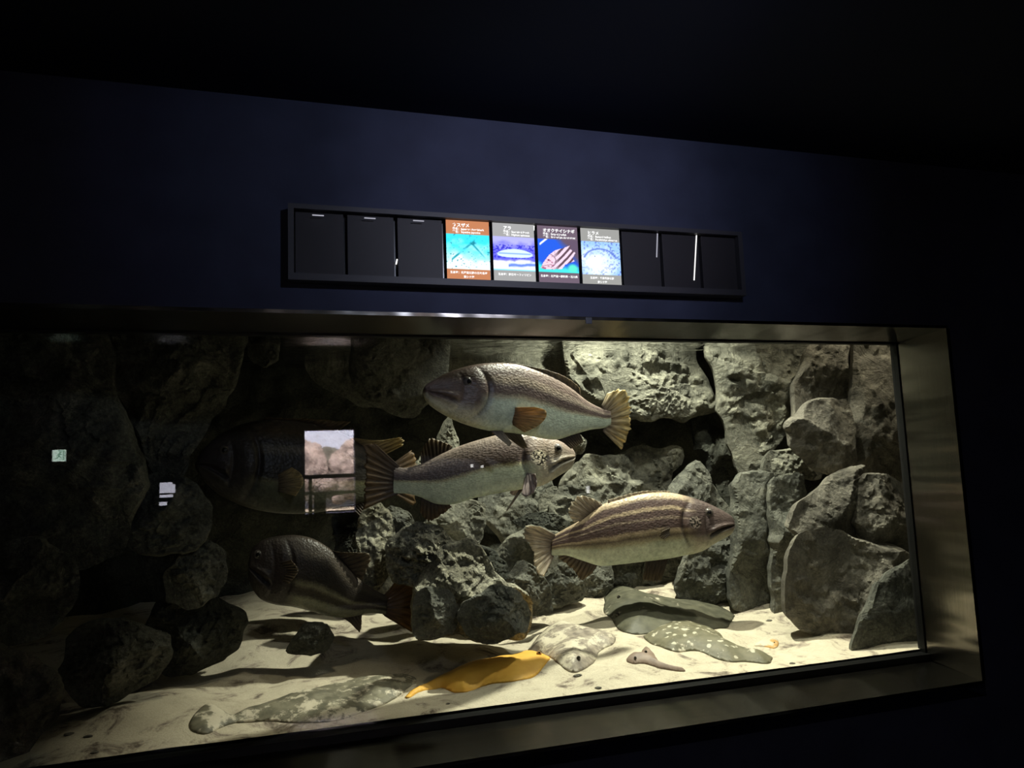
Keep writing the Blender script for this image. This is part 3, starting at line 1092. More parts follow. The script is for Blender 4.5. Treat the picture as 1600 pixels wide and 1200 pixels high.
# 2: behind and below it, facing right
fb = Fish('sea_bass', 'large grey-brown fish swimming right just below the uppermost fish, with a pink paddle-shaped fin',
          [((898, 707), (897, 721)), ((892, 699), (891, 732)), ((872, 688), (872, 744)), ((850, 681), (848, 758)), ((820, 676), (818, 764)),
           ((785, 678), (782, 770)), ((745, 688), (742, 778)), ((710, 700), (708, 788)), ((680, 714), (680, 787)), ((655, 726), (655, 776)),
           ((632, 731), (632, 771)), ((615, 728), (614, 772))], 0.95, 0.95, M['fish_b'], 0.44)
fb.eye(872, 700, 8.5, M['eye_grey'], M['pupil'])
fb.fin('caudal_fin', [(624, 728), (618, 750), (622, 772)], [(586, 693), (572, 698), (571, 722), (572, 748), (569, 772), (569, 796)], M['fin_brown'], -0.03, 9, label='dark brown tail fin')
fb.fin('dorsal_fin', [(702, 706), (680, 718), (658, 729)], [(708, 697), (684, 687), (668, 689), (657, 708)], M['fin_dark'], 0.0, 9)
fb.fin('anal_fin', [(700, 786), (680, 784), (658, 775)], [(706, 792), (672, 814), (656, 800)], M['fin_brown'], 0.0, 8)
fb.side_fin('pectoral_fin', [(822, 741), (826, 738), (832, 741)], [(815, 772), (822, 776), (833, 770), (839, 755), (836, 740)], M['fin_pink'], 0.05, 4, 0.010, label='pink paddle-shaped side fin')
fb.fin('pelvic_fin', [(812, 764), (818, 763)], [(791, 797), (793, 798)], M['fin_pale'], -0.03, 2, 0.003, label='thin pale pelvic fin ray')

# 3: striped fish on the right, facing right
fc = Fish('sea_bass', 'boldly striped brown and tan fish swimming right above the bright sand',
          [((1147, 813), (1146, 828)), ((1141, 805), (1140, 836)), ((1120, 793), (1118, 848)), ((1095, 782), (1094, 862)), ((1065, 773), (1063, 869)),
           ((1035, 769), (1035, 874)), ((1000, 772), (1000, 878)), ((968, 780), (967, 882)), ((938, 790), (938, 884)), ((910, 811), (910, 876)),
           ((885, 825), (885, 868)), ((862, 838), (861, 868))], 0.92, 1.12, M['fish_c'], 0.44)
fc.eye(1108, 802, 7.5, M['eye'], M['pupil'])
fc.fin('caudal_fin', [(868, 836), (862, 853), (865, 870)], [(842, 822), (820, 823), (822, 842), (834, 862), (833, 876), (841, 897), (850, 901)], M['fin_pale'], -0.04, 9, label='pale drooping tail fin')
fc.fin('dorsal_fin', [(942, 790), (924, 801), (908, 814)], [(938, 785), (914, 775), (897, 781), (888, 800), (897, 816)], M['fin_pale'], 0.0, 9)
fc.fin('dorsal_fin', [(1050, 773), (1000, 776), (950, 788)], [(1046, 767), (1000, 768), (950, 781)], M['fin_pale'], 0.0, 12, label='low front dorsal fin')
fc.fin('anal_fin', [(936, 880), (910, 873), (886, 866)], [(925, 896), (908, 905), (896, 890), (872, 871)], M['fin_dark'], 0.02, 9)
fc.side_fin('pectoral_fin', [(1052, 822), (1050, 832)], [(1036, 829), (1030, 838), (1038, 843)], M['fin_dark'], 0.02, 6)
fc.fin('pelvic_fin', [(1045, 870), (1010, 874)], [(1033, 908), (1004, 906)], M['fin_dark'], -0.03, 6)

# 4: shaded fish on the left, facing left
fd = Fish('sea_bass', 'big shaded fish swimming left in the shadowy cave, its tail behind another fish',
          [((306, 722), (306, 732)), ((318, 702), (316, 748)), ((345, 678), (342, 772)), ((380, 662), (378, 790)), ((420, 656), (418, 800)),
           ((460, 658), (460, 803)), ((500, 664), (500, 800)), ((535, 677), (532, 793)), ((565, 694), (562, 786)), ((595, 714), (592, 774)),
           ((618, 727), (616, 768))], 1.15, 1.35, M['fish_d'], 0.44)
fd.eye(352, 705, 8, M['eye'], M['pupil'])
fd.fin('caudal_fin', [(612, 725), (618, 747), (612, 770)], [(645, 702), (655, 745), (645, 790)], M['fin_brown'], 0.02, 9)
fd.fin('dorsal_fin', [(540, 682), (565, 697), (592, 715)], [(590, 690), (622, 684), (631, 688), (628, 697)], M['fin_tail'], -0.05, 8, label='rear dorsal fin, its lit edge coloured pale')  # pale fin colour stands for lamp light on its edge
fd.fin('dorsal_fin', [(400, 660), (460, 662), (525, 676)], [(415, 652), (490, 655), (548, 659)], M['fin_dark'], 0.0, 12)
fd.fin('anal_fin', [(540, 788), (575, 778)], [(565, 812), (592, 800)], M['fin_dark'], 0.0, 8)
fd.side_fin('pectoral_fin', [(432, 742), (434, 768)], [(456, 730), (470, 740), (474, 755), (462, 775)], M['fin_tail'], 0.07, 8)

# 5: shaded fish low on the left, facing left
fe = Fish('sea_bass', 'shaded fish nosing left low in the shade, with a rust-brown tail beside the grey rocks',
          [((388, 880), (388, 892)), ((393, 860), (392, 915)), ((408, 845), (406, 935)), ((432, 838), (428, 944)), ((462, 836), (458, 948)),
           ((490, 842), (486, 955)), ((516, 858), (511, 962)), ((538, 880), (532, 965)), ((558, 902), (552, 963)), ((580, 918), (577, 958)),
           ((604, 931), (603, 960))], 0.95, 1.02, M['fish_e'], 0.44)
fe.eye(404, 868, 7, M['eye'], M['pupil'])
fe.fin('caudal_fin', [(600, 930), (604, 945), (600, 962)], [(616, 911), (662, 905), (660, 930), (655, 960), (648, 987), (630, 980)], M['fin_rust'], 0.0, 9, label='rust-brown tail fin')
fe.fin('dorsal_fin', [(516, 860), (536, 879), (556, 901)], [(530, 863), (574, 865), (577, 878), (566, 905)], M['fin_dark'], -0.02, 9)
fe.fin('anal_fin', [(532, 962), (556, 962), (570, 958)], [(550, 975), (563, 987), (565, 958)], M['fin_dark'], 0.0, 7)
fe.side_fin('pectoral_fin', [(436, 880), (436, 905)], [(455, 875), (466, 892), (452, 912)], M['fin_dark'], 0.04, 8)

# ------------------------------------------------------------------ rocks
R_ = M['rock']; RB = M['rock_brown']; RG = M['rock_grey']; RC = M['rock_crust']; RD = M['rock_dark']
# upper middle, behind the uppermost fish
rock([(560, 380), (690, 380), (700, 470), (704, 530), (700, 572), (688, 598), (662, 612), (628, 624), (585, 626), (552, 600), (550, 480)], 1.22, 0.27, RG, 'rock with one lit edge at the snout of the uppermost fish', res=3400, jag=0.6)  # outline stretched to block lamp light leftward; darker grey stands for its shade
rock([(690, 505), (850, 505), (930, 560), (945, 620), (900, 660), (800, 665), (715, 640), (690, 575)], 1.85, 0.16, R_, 'broad pale rock behind the back of the uppermost fish')
rock([(880, 500), (1095, 500), (1085, 560), (1110, 600), (1128, 640), (1100, 650), (1070, 656), (1040, 648), (1012, 657), (985, 655), (940, 635), (900, 600)], 1.65, 0.20, R_, 'wide cracked overhanging rock right of the uppermost fish tail', res=4500, facets=9, rough=1.5)
rock([(940, 590), (985, 575), (1030, 600), (1075, 620), (1090, 645), (1040, 655), (1000, 655), (960, 640)], 1.40, 0.10, R_, 'jutting rock lip over the dark hollow beside the ochre tail', rough=1.4)
# right of the dark crack
rock([(1100, 505), (1290, 505), (1268, 560), (1248, 600), (1240, 660), (1206, 700), (1198, 738), (1165, 738), (1140, 690), (1126, 640), (1118, 580)], 1.40, 0.20, R_, 'tall tapering rock hanging right of the dark vertical crack', res=4500, facets=9, rough=1.3)
rock([(1285, 505), (1385, 505), (1380, 600), (1345, 640), (1330, 700), (1270, 690), (1240, 660), (1245, 605), (1256, 565)], 1.15, 0.20, RB, 'tall brown rock reaching up to the top right of the glass', res=3800, facets=8)
rock([(1345, 505), (1420, 505), (1430, 640), (1428, 775), (1385, 770), (1330, 740), (1330, 650)], 0.98, 0.14, RB, 'upright rock along the right edge of the glass, upper half', res=3000)
rock([(1252, 640), (1272, 624), (1322, 625), (1332, 650), (1332, 722), (1300, 738), (1270, 728), (1243, 702), (1226, 664)], 0.90, 0.13, RB, 'smooth bulging boulder set below the tall brown rock on the right', facets=6, rough=0.5)
rock([(1193, 735), (1202, 705), (1240, 700), (1270, 720), (1290, 735), (1280, 750), (1230, 752), (1196, 746)], 1.10, 0.10, R_, 'small rough rock lying on top of the square column')
rock([(1146, 762), (1158, 740), (1200, 737), (1216, 745), (1214, 840), (1216, 945), (1190, 950), (1150, 950), (1144, 925), (1150, 840)], 1.12, 0.15, RG, 'square-topped upright stone column right of the striped fish', 'standing_stone', facets=5, rough=0.6)
rock([(1205, 748), (1250, 742), (1262, 775), (1242, 800), (1240, 880), (1240, 955), (1210, 955), (1208, 850)], 0.98, 0.11, RG, 'narrower upright stone column set against the square one', 'standing_stone', facets=5, rough=0.6)
rock([(1240, 795), (1262, 775), (1300, 742), (1330, 726), (1356, 735), (1350, 800), (1335, 835), (1295, 855), (1255, 840), (1235, 818)], 0.72, 0.15, RB, 'dark wedge-shaped overhang rock in the stack on the right', facets=6, rough=0.6)
rock([(1345, 740), (1385, 742), (1425, 768), (1432, 870), (1390, 868), (1350, 845), (1334, 812)], 0.66, 0.13, RB, 'block rock with a bright lit top edge at the right of the stack')
rock([(1236, 870), (1255, 835), (1310, 838), (1395, 850), (1452, 880), (1470, 1030), (1385, 1030), (1355, 1024), (1340, 1000), (1295, 996), (1250, 987), (1233, 955)], 0.62, 0.19, RB, 'massive speckled boulder at the lower right corner of the glass', res=4500, facets=9, rough=1.1)
rock([(1335, 1012), (1352, 950), (1395, 885), (1440, 865), (1490, 900), (1500, 1044), (1400, 1044), (1356, 1036)], 0.405, 0.085, RG, 'dark foot of rock in the lower right corner, closest to the glass', rough=0.9)
# middle distance below the hollow
rock([(862, 790), (880, 745), (905, 715), (950, 712), (1000, 694), (1030, 700), (1066, 700), (1070, 716), (1046, 740), (1062, 800), (1000, 830), (900, 835)], 1.55, 0.20, R_, 'large sunlit rock below the dark hollow, above the striped fish', res=4200, facets=9, rough=1.5)
rock([(1042, 765), (1066, 735), (1092, 718), (1112, 752), (1140, 800), (1152, 850), (1090, 870), (1045, 850)], 1.45, 0.14, RG, 'grey-green rock behind the head of the striped fish', rough=1.3)
rock([(842, 775), (868, 758), (884, 790), (905, 830), (896, 855), (855, 840)], 1.60, 0.09, R_, 'slanting pale slab left of the striped fish dorsal fin')
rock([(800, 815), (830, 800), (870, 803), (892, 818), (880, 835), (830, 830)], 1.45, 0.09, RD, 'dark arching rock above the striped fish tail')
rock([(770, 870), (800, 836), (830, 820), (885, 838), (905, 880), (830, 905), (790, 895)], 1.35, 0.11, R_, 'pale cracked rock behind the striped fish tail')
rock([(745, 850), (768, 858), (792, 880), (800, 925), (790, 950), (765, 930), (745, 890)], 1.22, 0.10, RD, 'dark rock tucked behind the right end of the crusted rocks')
rock([(790, 905), (815, 872), (842, 888), (858, 915), (866, 955), (840, 962), (805, 955)], 1.20, 0.11, RG, 'shaded boulder at the sand edge right of the crusted rocks')
rock([(845, 905), (862, 878), (905, 878), (918, 905), (912, 935), (880, 945), (858, 950)], 1.35, 0.11, RG, 'rounded greenish boulder under the striped fish tail')
rock([(908, 912), (928, 885), (955, 878), (958, 915), (942, 932), (918, 932)], 1.50, 0.09, RG, 'small rounded boulder under the striped fish anal fin')
rock([(950, 900), (965, 875), (1010, 872), (1012, 915), (985, 930), (955, 922)], 1.62, 0.10, RG, 'blocky boulder at the sand edge under the striped fish belly')
rock([(1058, 905), (1070, 870), (1095, 850), (1150, 845), (1160, 930), (1140, 948), (1095, 945), (1060, 940)], 1.28, 0.13, RG, 'grey rough boulder left of the square column, below the striped fish head', rough=1.3)
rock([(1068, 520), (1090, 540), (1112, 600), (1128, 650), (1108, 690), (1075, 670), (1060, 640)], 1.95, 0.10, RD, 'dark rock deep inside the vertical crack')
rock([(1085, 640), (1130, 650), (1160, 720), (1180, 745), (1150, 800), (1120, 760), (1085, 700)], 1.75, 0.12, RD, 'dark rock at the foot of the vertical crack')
rock([(760, 690), (860, 740), (880, 800), (850, 850), (790, 850), (750, 800)], 1.85, 0.12, RG, 'shaded rock deep behind the belly of the second fish', rough=1.3)
rock([(1010, 865), (1050, 840), (1085, 860), (1075, 915), (1040, 925), (1005, 905)], 1.60, 0.10, RG, 'mossy grey rock behind the striped fish belly, at the far edge of the sand', rough=1.3)
# crusted group in the middle
rock([(608, 850), (630, 828), (655, 817), (690, 824), (706, 843), (748, 850), (752, 890), (705, 915), (660, 918), (610, 905)], 0.98, 0.24, RC, 'crusted pale-topped rock at the head of the middle rock group', rough=1.6, facets=8, res=3400)
rock([(676, 880), (700, 850), (742, 838), (758, 875), (782, 902), (828, 930), (826, 990), (760, 1000), (705, 992), (652, 995), (646, 930)], 0.84, 0.26, RC, 'large ridged rock in the middle of the crusted group', rough=1.2, facets=10, res=4200, seed=31)
rock([(712, 958), (735, 935), (778, 914), (812, 922), (828, 955), (822, 985), (792, 995), (768, 1006), (735, 992)], 0.62, 0.14, RG, 'rounded dark boulder in front of the ridged rock', rough=0.7, facets=6)
rock([(646, 995), (650, 925), (672, 915), (705, 925), (716, 955), (712, 985), (680, 998)], 0.66, 0.08, RG, 'slab standing beside the rust-brown tail', rough=0.8)
rock([(660, 822), (672, 808), (700, 790), (735, 780), (758, 785), (760, 815), (748, 855), (700, 850)], 1.28, 0.12, R_, 'wedge-shaped rock under the belly of the second fish', facets=5, rough=0.7)
rock([(556, 850), (562, 805), (590, 785), (612, 800), (618, 860), (618, 940), (600, 962), (575, 930), (560, 895)], 1.22, 0.11, RC, 'rough upright rock between the shaded fish and the crusted group')
rock([(520, 800), (545, 785), (562, 800), (566, 860), (550, 890), (525, 870)], 1.40, 0.09, RD, 'dark stump of rock behind the shaded fish back')
rock([(598, 800), (612, 790), (640, 800), (650, 825), (625, 840), (605, 832)], 1.25, 0.07, RG, 'small rock wedged above the crusted rocks')
rock([(672, 720), (690, 668), (702, 652), (715, 680), (722, 730), (690, 745)], 1.50, 0.08, R_, 'thin lit pinnacle behind the second fish dorsal fin')
rock([(600, 745), (640, 735), (665, 700), (680, 720), (672, 760), (620, 775)], 1.45, 0.08, R_, 'low pale ledge rock behind the second fish tail')
rock([(895, 690), (905, 678), (918, 690), (912, 708), (898, 710)], 1.30, 0.05, R_, 'little rock at the snout of the second fish')
# left, mostly in shade
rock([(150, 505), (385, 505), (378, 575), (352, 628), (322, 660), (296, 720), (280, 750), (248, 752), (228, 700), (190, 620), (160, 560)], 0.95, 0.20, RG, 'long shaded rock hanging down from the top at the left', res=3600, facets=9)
rock([(383, 515), (440, 515), (436, 560), (415, 575), (390, 560)], 1.30, 0.10, RG, 'short rock lump hanging beside the long shaded rock')
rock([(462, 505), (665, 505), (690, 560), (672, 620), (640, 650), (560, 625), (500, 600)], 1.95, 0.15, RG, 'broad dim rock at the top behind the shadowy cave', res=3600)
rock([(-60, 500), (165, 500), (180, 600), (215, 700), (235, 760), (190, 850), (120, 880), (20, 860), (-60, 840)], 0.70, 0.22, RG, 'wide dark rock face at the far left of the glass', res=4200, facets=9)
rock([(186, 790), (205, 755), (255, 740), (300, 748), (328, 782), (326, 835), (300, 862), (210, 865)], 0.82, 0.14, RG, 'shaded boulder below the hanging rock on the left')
rock([(258, 895), (285, 855), (325, 842), (352, 862), (356, 900), (335, 935), (300, 950), (262, 940)], 0.88, 0.12, RG, 'roundish shaded boulder left of the shaded fish')
rock([(-60, 860), (60, 838), (118, 872), (128, 915), (105, 955), (60, 1000), (-60, 1010)], 0.55, 0.14, RG, 'dark boulder low at the left edge')
rock([(-80, 1000), (0, 1008), (50, 1022), (104, 1062), (96, 1112), (62, 1152), (20, 1215), (-80, 1230)], 0.42, 0.12, RB, 'brownish crusted boulder in the lower left corner against the glass')
rock([(92, 1060), (110, 990), (180, 960), (262, 990), (272, 1020), (240, 1062), (180, 1098), (132, 1100)], 0.66, 0.15, RG, 'shaded boulder at the sand edge lower left')
rock([(215, 1000), (250, 940), (330, 930), (385, 965), (375, 1010), (320, 1045), (255, 1055)], 0.95, 0.16, RD, 'dark boulder at the back of the shaded sand on the left')
rock([(444, 1018), (462, 992), (478, 972), (508, 973), (523, 994), (512, 1016), (482, 1024)], 0.92, 0.07, RD, 'lone black rock lying on the sand below the shaded fish', facets=6)


# ------------------------------------------------------------------ flat fish and rays on the sand
def flat_mat(name, base, mottle, sandcol, cover, scale=16, spots=None):
    m, nt, N, L = new_mat(name)
    out = N.new('ShaderNodeOutputMaterial')
    b = N.new('ShaderNodeBsdfPrincipled')
    b.inputs['Roughness'].default_value = 0.6
    L.new(b.outputs[0], out.inputs[0])
    tc = N.new('ShaderNodeTexCoord')
    n1 = N.new('ShaderNodeTexNoise'); n1.inputs['Scale'].default_value = scale*2.2; n1.inputs['Detail'].default_value = 6
    n2 = N.new('ShaderNodeTexNoise'); n2.inputs['Scale'].default_value = scale; n2.inputs['Detail'].default_value = 8; n2.inputs['Roughness'].default_value = 0.7
    L.new(tc.outputs['Object'], n1.inputs['Vector']); L.new(tc.outputs['Object'], n2.inputs['Vector'])
    r = ramp(N, [(0.35, mottle), (0.65, base)])
    L.new(n1.outputs[0], r.inputs[0])
    col = r.outputs[0]
    rs = ramp(N, [(1-cover-0.03, (0, 0, 0)), (1-cover+0.03, (1, 1, 1))])
    L.new(n2.outputs[0], rs.inputs[0])
    mx = node(N, 'ShaderNodeMix', data_type='RGBA')
    L.new(rs.outputs[0], mx.inputs[0]); L.new(col, mx.inputs[6]); mx.inputs[7].default_value = (*sandcol, 1)
    col = mx.outputs[2]
    if spots:
        v = N.new('ShaderNodeTexVoronoi'); v.inputs['Scale'].default_value = spots[0]
        wv = node(N, 'ShaderNodeVectorMath', operation='MULTIPLY_ADD')
        wv.inputs[1].default_value = (0.05, 0.05, 0.05)
        L.new(n1.outputs['Color'], wv.inputs[0]); L.new(tc.outputs['Object'], wv.inputs[2])
        L.new(wv.outputs[0], v.inputs['Vector'])
        r3 = ramp(N, [(spots[1], (1, 1, 1)), (spots[1]+0.05, (0, 0, 0))])
        L.new(v.outputs['Distance'], r3.inputs[0])
        m3 = node(N, 'ShaderNodeMix', data_type='RGBA')
        L.new(r3.outputs[0], m3.inputs[0]); L.new(col, m3.inputs[6]); m3.inputs[7].default_value = (*spots[2], 1)
        col = m3.outputs[2]
    L.new(col, b.inputs['Base Color'])
    bp = N.new('ShaderNodeBump'); bp.inputs['Strength'].default_value = 0.3; bp.inputs['Distance'].default_value = 0.006
    L.new(n1.outputs[0], bp.inputs['Height']); L.new(bp.outputs[0], b.inputs['Normal'])
    return m


SND = (0.66, 0.59, 0.45)
M['fl_grey'] = flat_mat('grey_flounder_skin', (0.24, 0.22, 0.15), (0.12, 0.11, 0.075), SND, 0.47, 11)
M['fl_orange'] = flat_mat('orange_flounder_skin', (0.88, 0.50, 0.08), (0.80, 0.42, 0.06), (0.90, 0.60, 0.18), 0.36, 7)
M['fl_buried'] = flat_mat('buried_flounder_skin', (0.72, 0.42, 0.14), (0.60, 0.33, 0.10), SND, 0.55, 14)
M['fl_speck'] = flat_mat('speckled_flounder_skin', (0.20, 0.18, 0.11), (0.13, 0.12, 0.07), SND, 0.38, 12, (24, 0.22, (0.58, 0.54, 0.41)))
M['fl_green'] = flat_mat('olive_ray_skin', (0.13, 0.125, 0.082), (0.075, 0.073, 0.048), SND, 0.36, 9)  # olive skin, darkened further for the striped fish's shadow on it
M['fl_sandy'] = flat_mat('sandy_ray_skin', (0.42, 0.36, 0.28), (0.20, 0.165, 0.13), SND, 0.47, 12)
M['fl_brown'] = flat_mat('brown_ray_skin', (0.34, 0.25, 0.19), (0.24, 0.17, 0.13), SND, 0.30, 12)
M['fl_eye'] = plain('flounder_eye', (0.40, 0.20, 0.06), 0.2)
M['fl_eye_dark'] = plain('flounder_eye_dark', (0.05, 0.045, 0.035), 0.2)


def sand_eye(parent, px, py, r, mat, lift=0.03):
    p = on_sand(px, py)
    # sits on the crown of the body below it
    hit = None
    me = parent.data
    best = 1e9
    for v in me.vertices:
        q = topx(np.array(v.co)[None])[0]
        d = math.hypot(q[0]-px, q[1]-py) - v.co.z*5
        if d < best:
            best, hit = d, np.array(v.co)
    mb = MB(); mb.sphere(hit+np.array([0, 0, r*0.3]), r, n=14)
    e = mb.build('eye', mat, parent, smooth=True)
    mb = MB(); mb.sphere(hit+np.array([0, -r*0.55, r*0.75]), r*0.5, n=12)
    mb.build('pupil', M['pupil'], e, smooth=True)


g = ground_disc([(650, 1060), (645, 1072), (612, 1096), (578, 1110), (540, 1123), (508, 1131), (470, 1130), (432, 1128), (395, 1128), (360, 1130), (352, 1124), (380, 1110), (440, 1092), (484, 1078), (540, 1066), (600, 1056), (632, 1055)],
                0.036, M['fl_grey'], 'flounder', 'grey flounder dusted with sand lying along the glass, left of the orange one', 'fish', axis=((648, 1064), (360, 1128)))
sand_eye(g, 628, 1062, 0.010, M['fl_eye_dark']); sand_eye(g, 632, 1072, 0.010, M['fl_eye_dark'])
ground_disc([(385, 1114), (362, 1121), (340, 1104), (322, 1101), (305, 1118), (292, 1142), (318, 1149), (338, 1140), (362, 1131), (385, 1126)], 0.016, M['fl_grey'], 'caudal_fin', None, None, g, axis=((362, 1126), (292, 1142)), res=500)
g = ground_disc([(631, 1090), (638, 1093), (656, 1082), (684, 1074), (697, 1076), (707, 1082), (727, 1083), (742, 1077), (759, 1070), (795, 1068), (825, 1062), (842, 1051), (859, 1033), (858, 1027), (844, 1021), (806, 1025), (778, 1031), (740, 1035), (722, 1042), (694, 1054), (666, 1068)],
                0.036, M['fl_orange'], 'flounder', 'bright orange flounder lying on the sand close to the glass', 'fish', axis=((858, 1030), (632, 1092)), res=2200, smooth_it=1)
sand_eye(g, 842, 1023, 0.011, M['fl_eye']); sand_eye(g, 845, 1033, 0.011, M['fl_eye'])
g = ground_disc([(1000, 995), (1020, 986), (1045, 976), (1068, 971), (1095, 980), (1124, 988), (1142, 1008), (1164, 1020), (1190, 1024), (1208, 1026), (1203, 1039), (1170, 1035), (1143, 1036), (1110, 1025), (1080, 1016), (1050, 1020), (1020, 1008)],
                0.045, M['fl_speck'], 'flounder', 'white-spotted olive flounder with its tail to the right on the bright sand', 'fish', axis=((1002, 994), (1205, 1032)), res=2200)
sand_eye(g, 1030, 995, 0.010, M['fl_eye_dark']); sand_eye(g, 1035, 1003, 0.010, M['fl_eye_dark'])
g = ground_disc([(942, 945), (950, 920), (962, 914), (1002, 927), (1035, 934), (1080, 938), (1125, 945), (1150, 960), (1142, 975), (1118, 986), (1060, 984), (1010, 992), (972, 990), (958, 972), (945, 960)],
                0.06, M['fl_green'], 'angel_shark', 'dark olive flat shark resting in the shadow under the striped fish', 'fish', axis=((945, 945), (1148, 965)), res=2200)
sand_eye(g, 968, 934, 0.010, M['fl_eye_dark']); sand_eye(g, 966, 962, 0.010, M['fl_eye_dark'])
g = ground_disc([(820, 1024), (836, 1000), (856, 984), (880, 977), (915, 984), (940, 989), (964, 994), (960, 1006), (938, 1016), (925, 1040), (905, 1052), (880, 1046), (860, 1030), (845, 1014), (828, 1026)],
                0.055, M['fl_sandy'], 'angel_shark', 'sand-covered flat shark right of the orange flounder head', 'fish', axis=((900, 1045), (825, 1020)), res=2200)
sand_eye(g, 905, 1030, 0.009, M['fl_eye_dark']); sand_eye(g, 930, 1008, 0.009, M['fl_eye_dark'])
g = ground_disc([(975, 1033), (987, 1023), (1002, 1026), (1004, 1015), (1011, 1012), (1019, 1018), (1027, 1035), (1046, 1043), (1070, 1047), (1070, 1051), (1034, 1046), (1018, 1040), (1002, 1036), (987, 1038)],
                0.022, M['fl_brown'], 'skate', 'small brown skate with a thin tail, half buried in the bright sand', 'fish', axis=((985, 1030), (1070, 1049)), res=1200)
sand_eye(g, 1009, 1019, 0.006, M['fl_eye_dark']); sand_eye(g, 993, 1028, 0.006, M['fl_eye_dark'])
g = ground_disc([(1174, 1010), (1192, 999), (1214, 998), (1220, 1006), (1211, 1015), (1192, 1010)],
                0.010, M['fl_buried'], 'flounder', 'small orange flounder nearly buried near the lower right boulder', 'fish', axis=((1218, 1006), (1174, 1010)), res=700)
sand_eye(g, 1210, 1004, 0.003, M['fl_eye_dark'])

# bits of dark shell on the sand
PEB = [(108, 1148, .012, 'left of the flounder tail, nearest the left corner'), (138, 1151, .009, 'second from the left corner of the glass'),
       (148, 1176, .008, 'close to the black seal at the lower left'), (1238, 1037, .009, 'near the glass below the lower right boulder'),
       (1202, 970, .012, 'beside the shadow right of the olive flat shark'), (903, 1056, .012, 'in front of the sand-covered flat shark'),
       (935, 1075, .010, 'close to the glass right of the orange flounder'), (700, 1100, .006, 'below the orange flounder')]
for (px, py, r, wh) in PEB:
    p = on_sand(px, py)
    bm = bmesh.new()
    bmesh.ops.create_icosphere(bm, subdivisions=3, radius=1.0)
    V = np.array([v.co[:] for v in bm.verts])
    k = 1+0.35*fbm(V, 1.3, 3, int(px))
    for v, s in zip(bm.verts, k):
        v.co = Vector((v.co.x*r*1.5*s+p[0], v.co.y*r*s+p[1], v.co.z*r*0.45*s+p[2]+r*0.1))
    me = bpy.data.meshes.new('shell_fragment'); bm.to_mesh(me); bm.free()
    me.polygons.foreach_set('use_smooth', [True]*len(me.polygons))
    tag(link('shell_fragment', me, M['rock_brown']), 'small dark shell fragment on the sand ' + wh, 'shell')

# ------------------------------------------------------------------ illuminated name signs above the window
BX0, BX1, BZ0, BZ1 = -0.014, 1.634, 2.103, 2.350
root = bpy.data.objects.new('sign_box', None); COL.objects.link(root); root.location = (0.81, 0, 2.1)
tag(root, 'long low charcoal box on the wall above the tank, holding ten panels', 'sign box')


def childbox(mbx, name, mat, bevel=0.0):
    o = mbx.build(name, mat, None, bevel)
    o.parent = root
    o.matrix_parent_inverse = Matrix.Translation(root.location).inverted()
    return o


m = MB()
m.box(BX0, BX1, -0.055, -0.0005, BZ1-0.016, BZ1)
m.box(BX0, BX1, -0.055, -0.0005, BZ0, BZ0+0.022)
m.box(BX0, BX0+0.018, -0.055, -0.0005, BZ0+0.022, BZ1-0.016)
m.box(BX1-0.018, BX1, -0.055, -0.0005, BZ0+0.022, BZ1-0.016)
childbox(m, 'frame', M['box'])
m = MB(); m.box(BX0+0.018, BX1-0.018, -0.008, -0.0005, BZ0+0.022, BZ1-0.016); childbox(m, 'back_panel', M['black'])
M['leak'] = emit('leak_glow', (1.0, 0.98, 0.95), 1.6)  # glowing slivers stand in for backlight leaking through the panel gaps
M['leak_dim'] = emit('leak_glow_dim', (0.85, 0.85, 1.0), 0.5)
for (px0, py0, px1, py1, mt) in ((620.5, 405, 619, 413, 'leak'), (620.5, 435, 620, 438, 'leak'), (1027.2, 365, 1026, 402, 'leak_dim'), (1088.2, 368, 1084.5, 438, 'leak'),
                                 (834.2, 353, 834, 360, 'leak'), (900.2, 357, 900, 363, 'leak')):
    a, b = at(px0, py0, -0.03), at(px1, py1, -0.03)
    m = MB(); m.cyl(a, b, 0.0022, 8); childbox(m, 'light_leak', M[mt])
for (px, py) in ((497, 336.5), (578, 341), (654, 345)):
    a = at(px, py, -0.05)
    m = MB(); m.box(a[0]-0.018, a[0]+0.018, -0.052, -0.048, a[2]-0.0012, a[2]+0.0012); childbox(m, 'light_slot', M['leak_dim'])  # thin glowing strip for backlight leaking out above a panel


def text_mesh(body, size, mat, parent, x, y, z, align='LEFT', name='lettering'):
    cu = bpy.data.curves.new('t', 'FONT')
    cu.body = body
    cu.size = size
    cu.align_x = align
    cu.offset = size*0.030
    ob = bpy.data.objects.new('t', cu)
    COL.objects.link(ob)
    dg = bpy.context.evaluated_depsgraph_get()
    me = bpy.data.meshes.new_from_object(ob.evaluated_get(dg))
    bpy.data.objects.remove(ob)
    me.name = name
    me.materials.clear()
    me.transform(Matrix.Translation((x, y, z)) @ Matrix.Rotation(math.pi/2, 4, 'X'))
    o = link(name, me, mat, parent)
    return o


def pic_mat():
    m, nt, N, L = new_mat('backlit_print')
    out = N.new('ShaderNodeOutputMaterial')
    e = N.new('ShaderNodeEmission')
    a = node(N, 'ShaderNodeAttribute', attribute_name='print')
    e.inputs[1].default_value = 1.12
    L.new(a.outputs['Color'], e.inputs[0]); L.new(e.outputs[0], out.inputs[0])
    return m


M['print'] = pic_mat()
M['white_text'] = emit('backlit_white', (1, 1, 1), 1.25)


def lin(c):
    c = np.asarray(c, float)/255.0
    return np.where(c <= 0.04045, c/12.92, ((c+0.055)/1.055)**2.4)


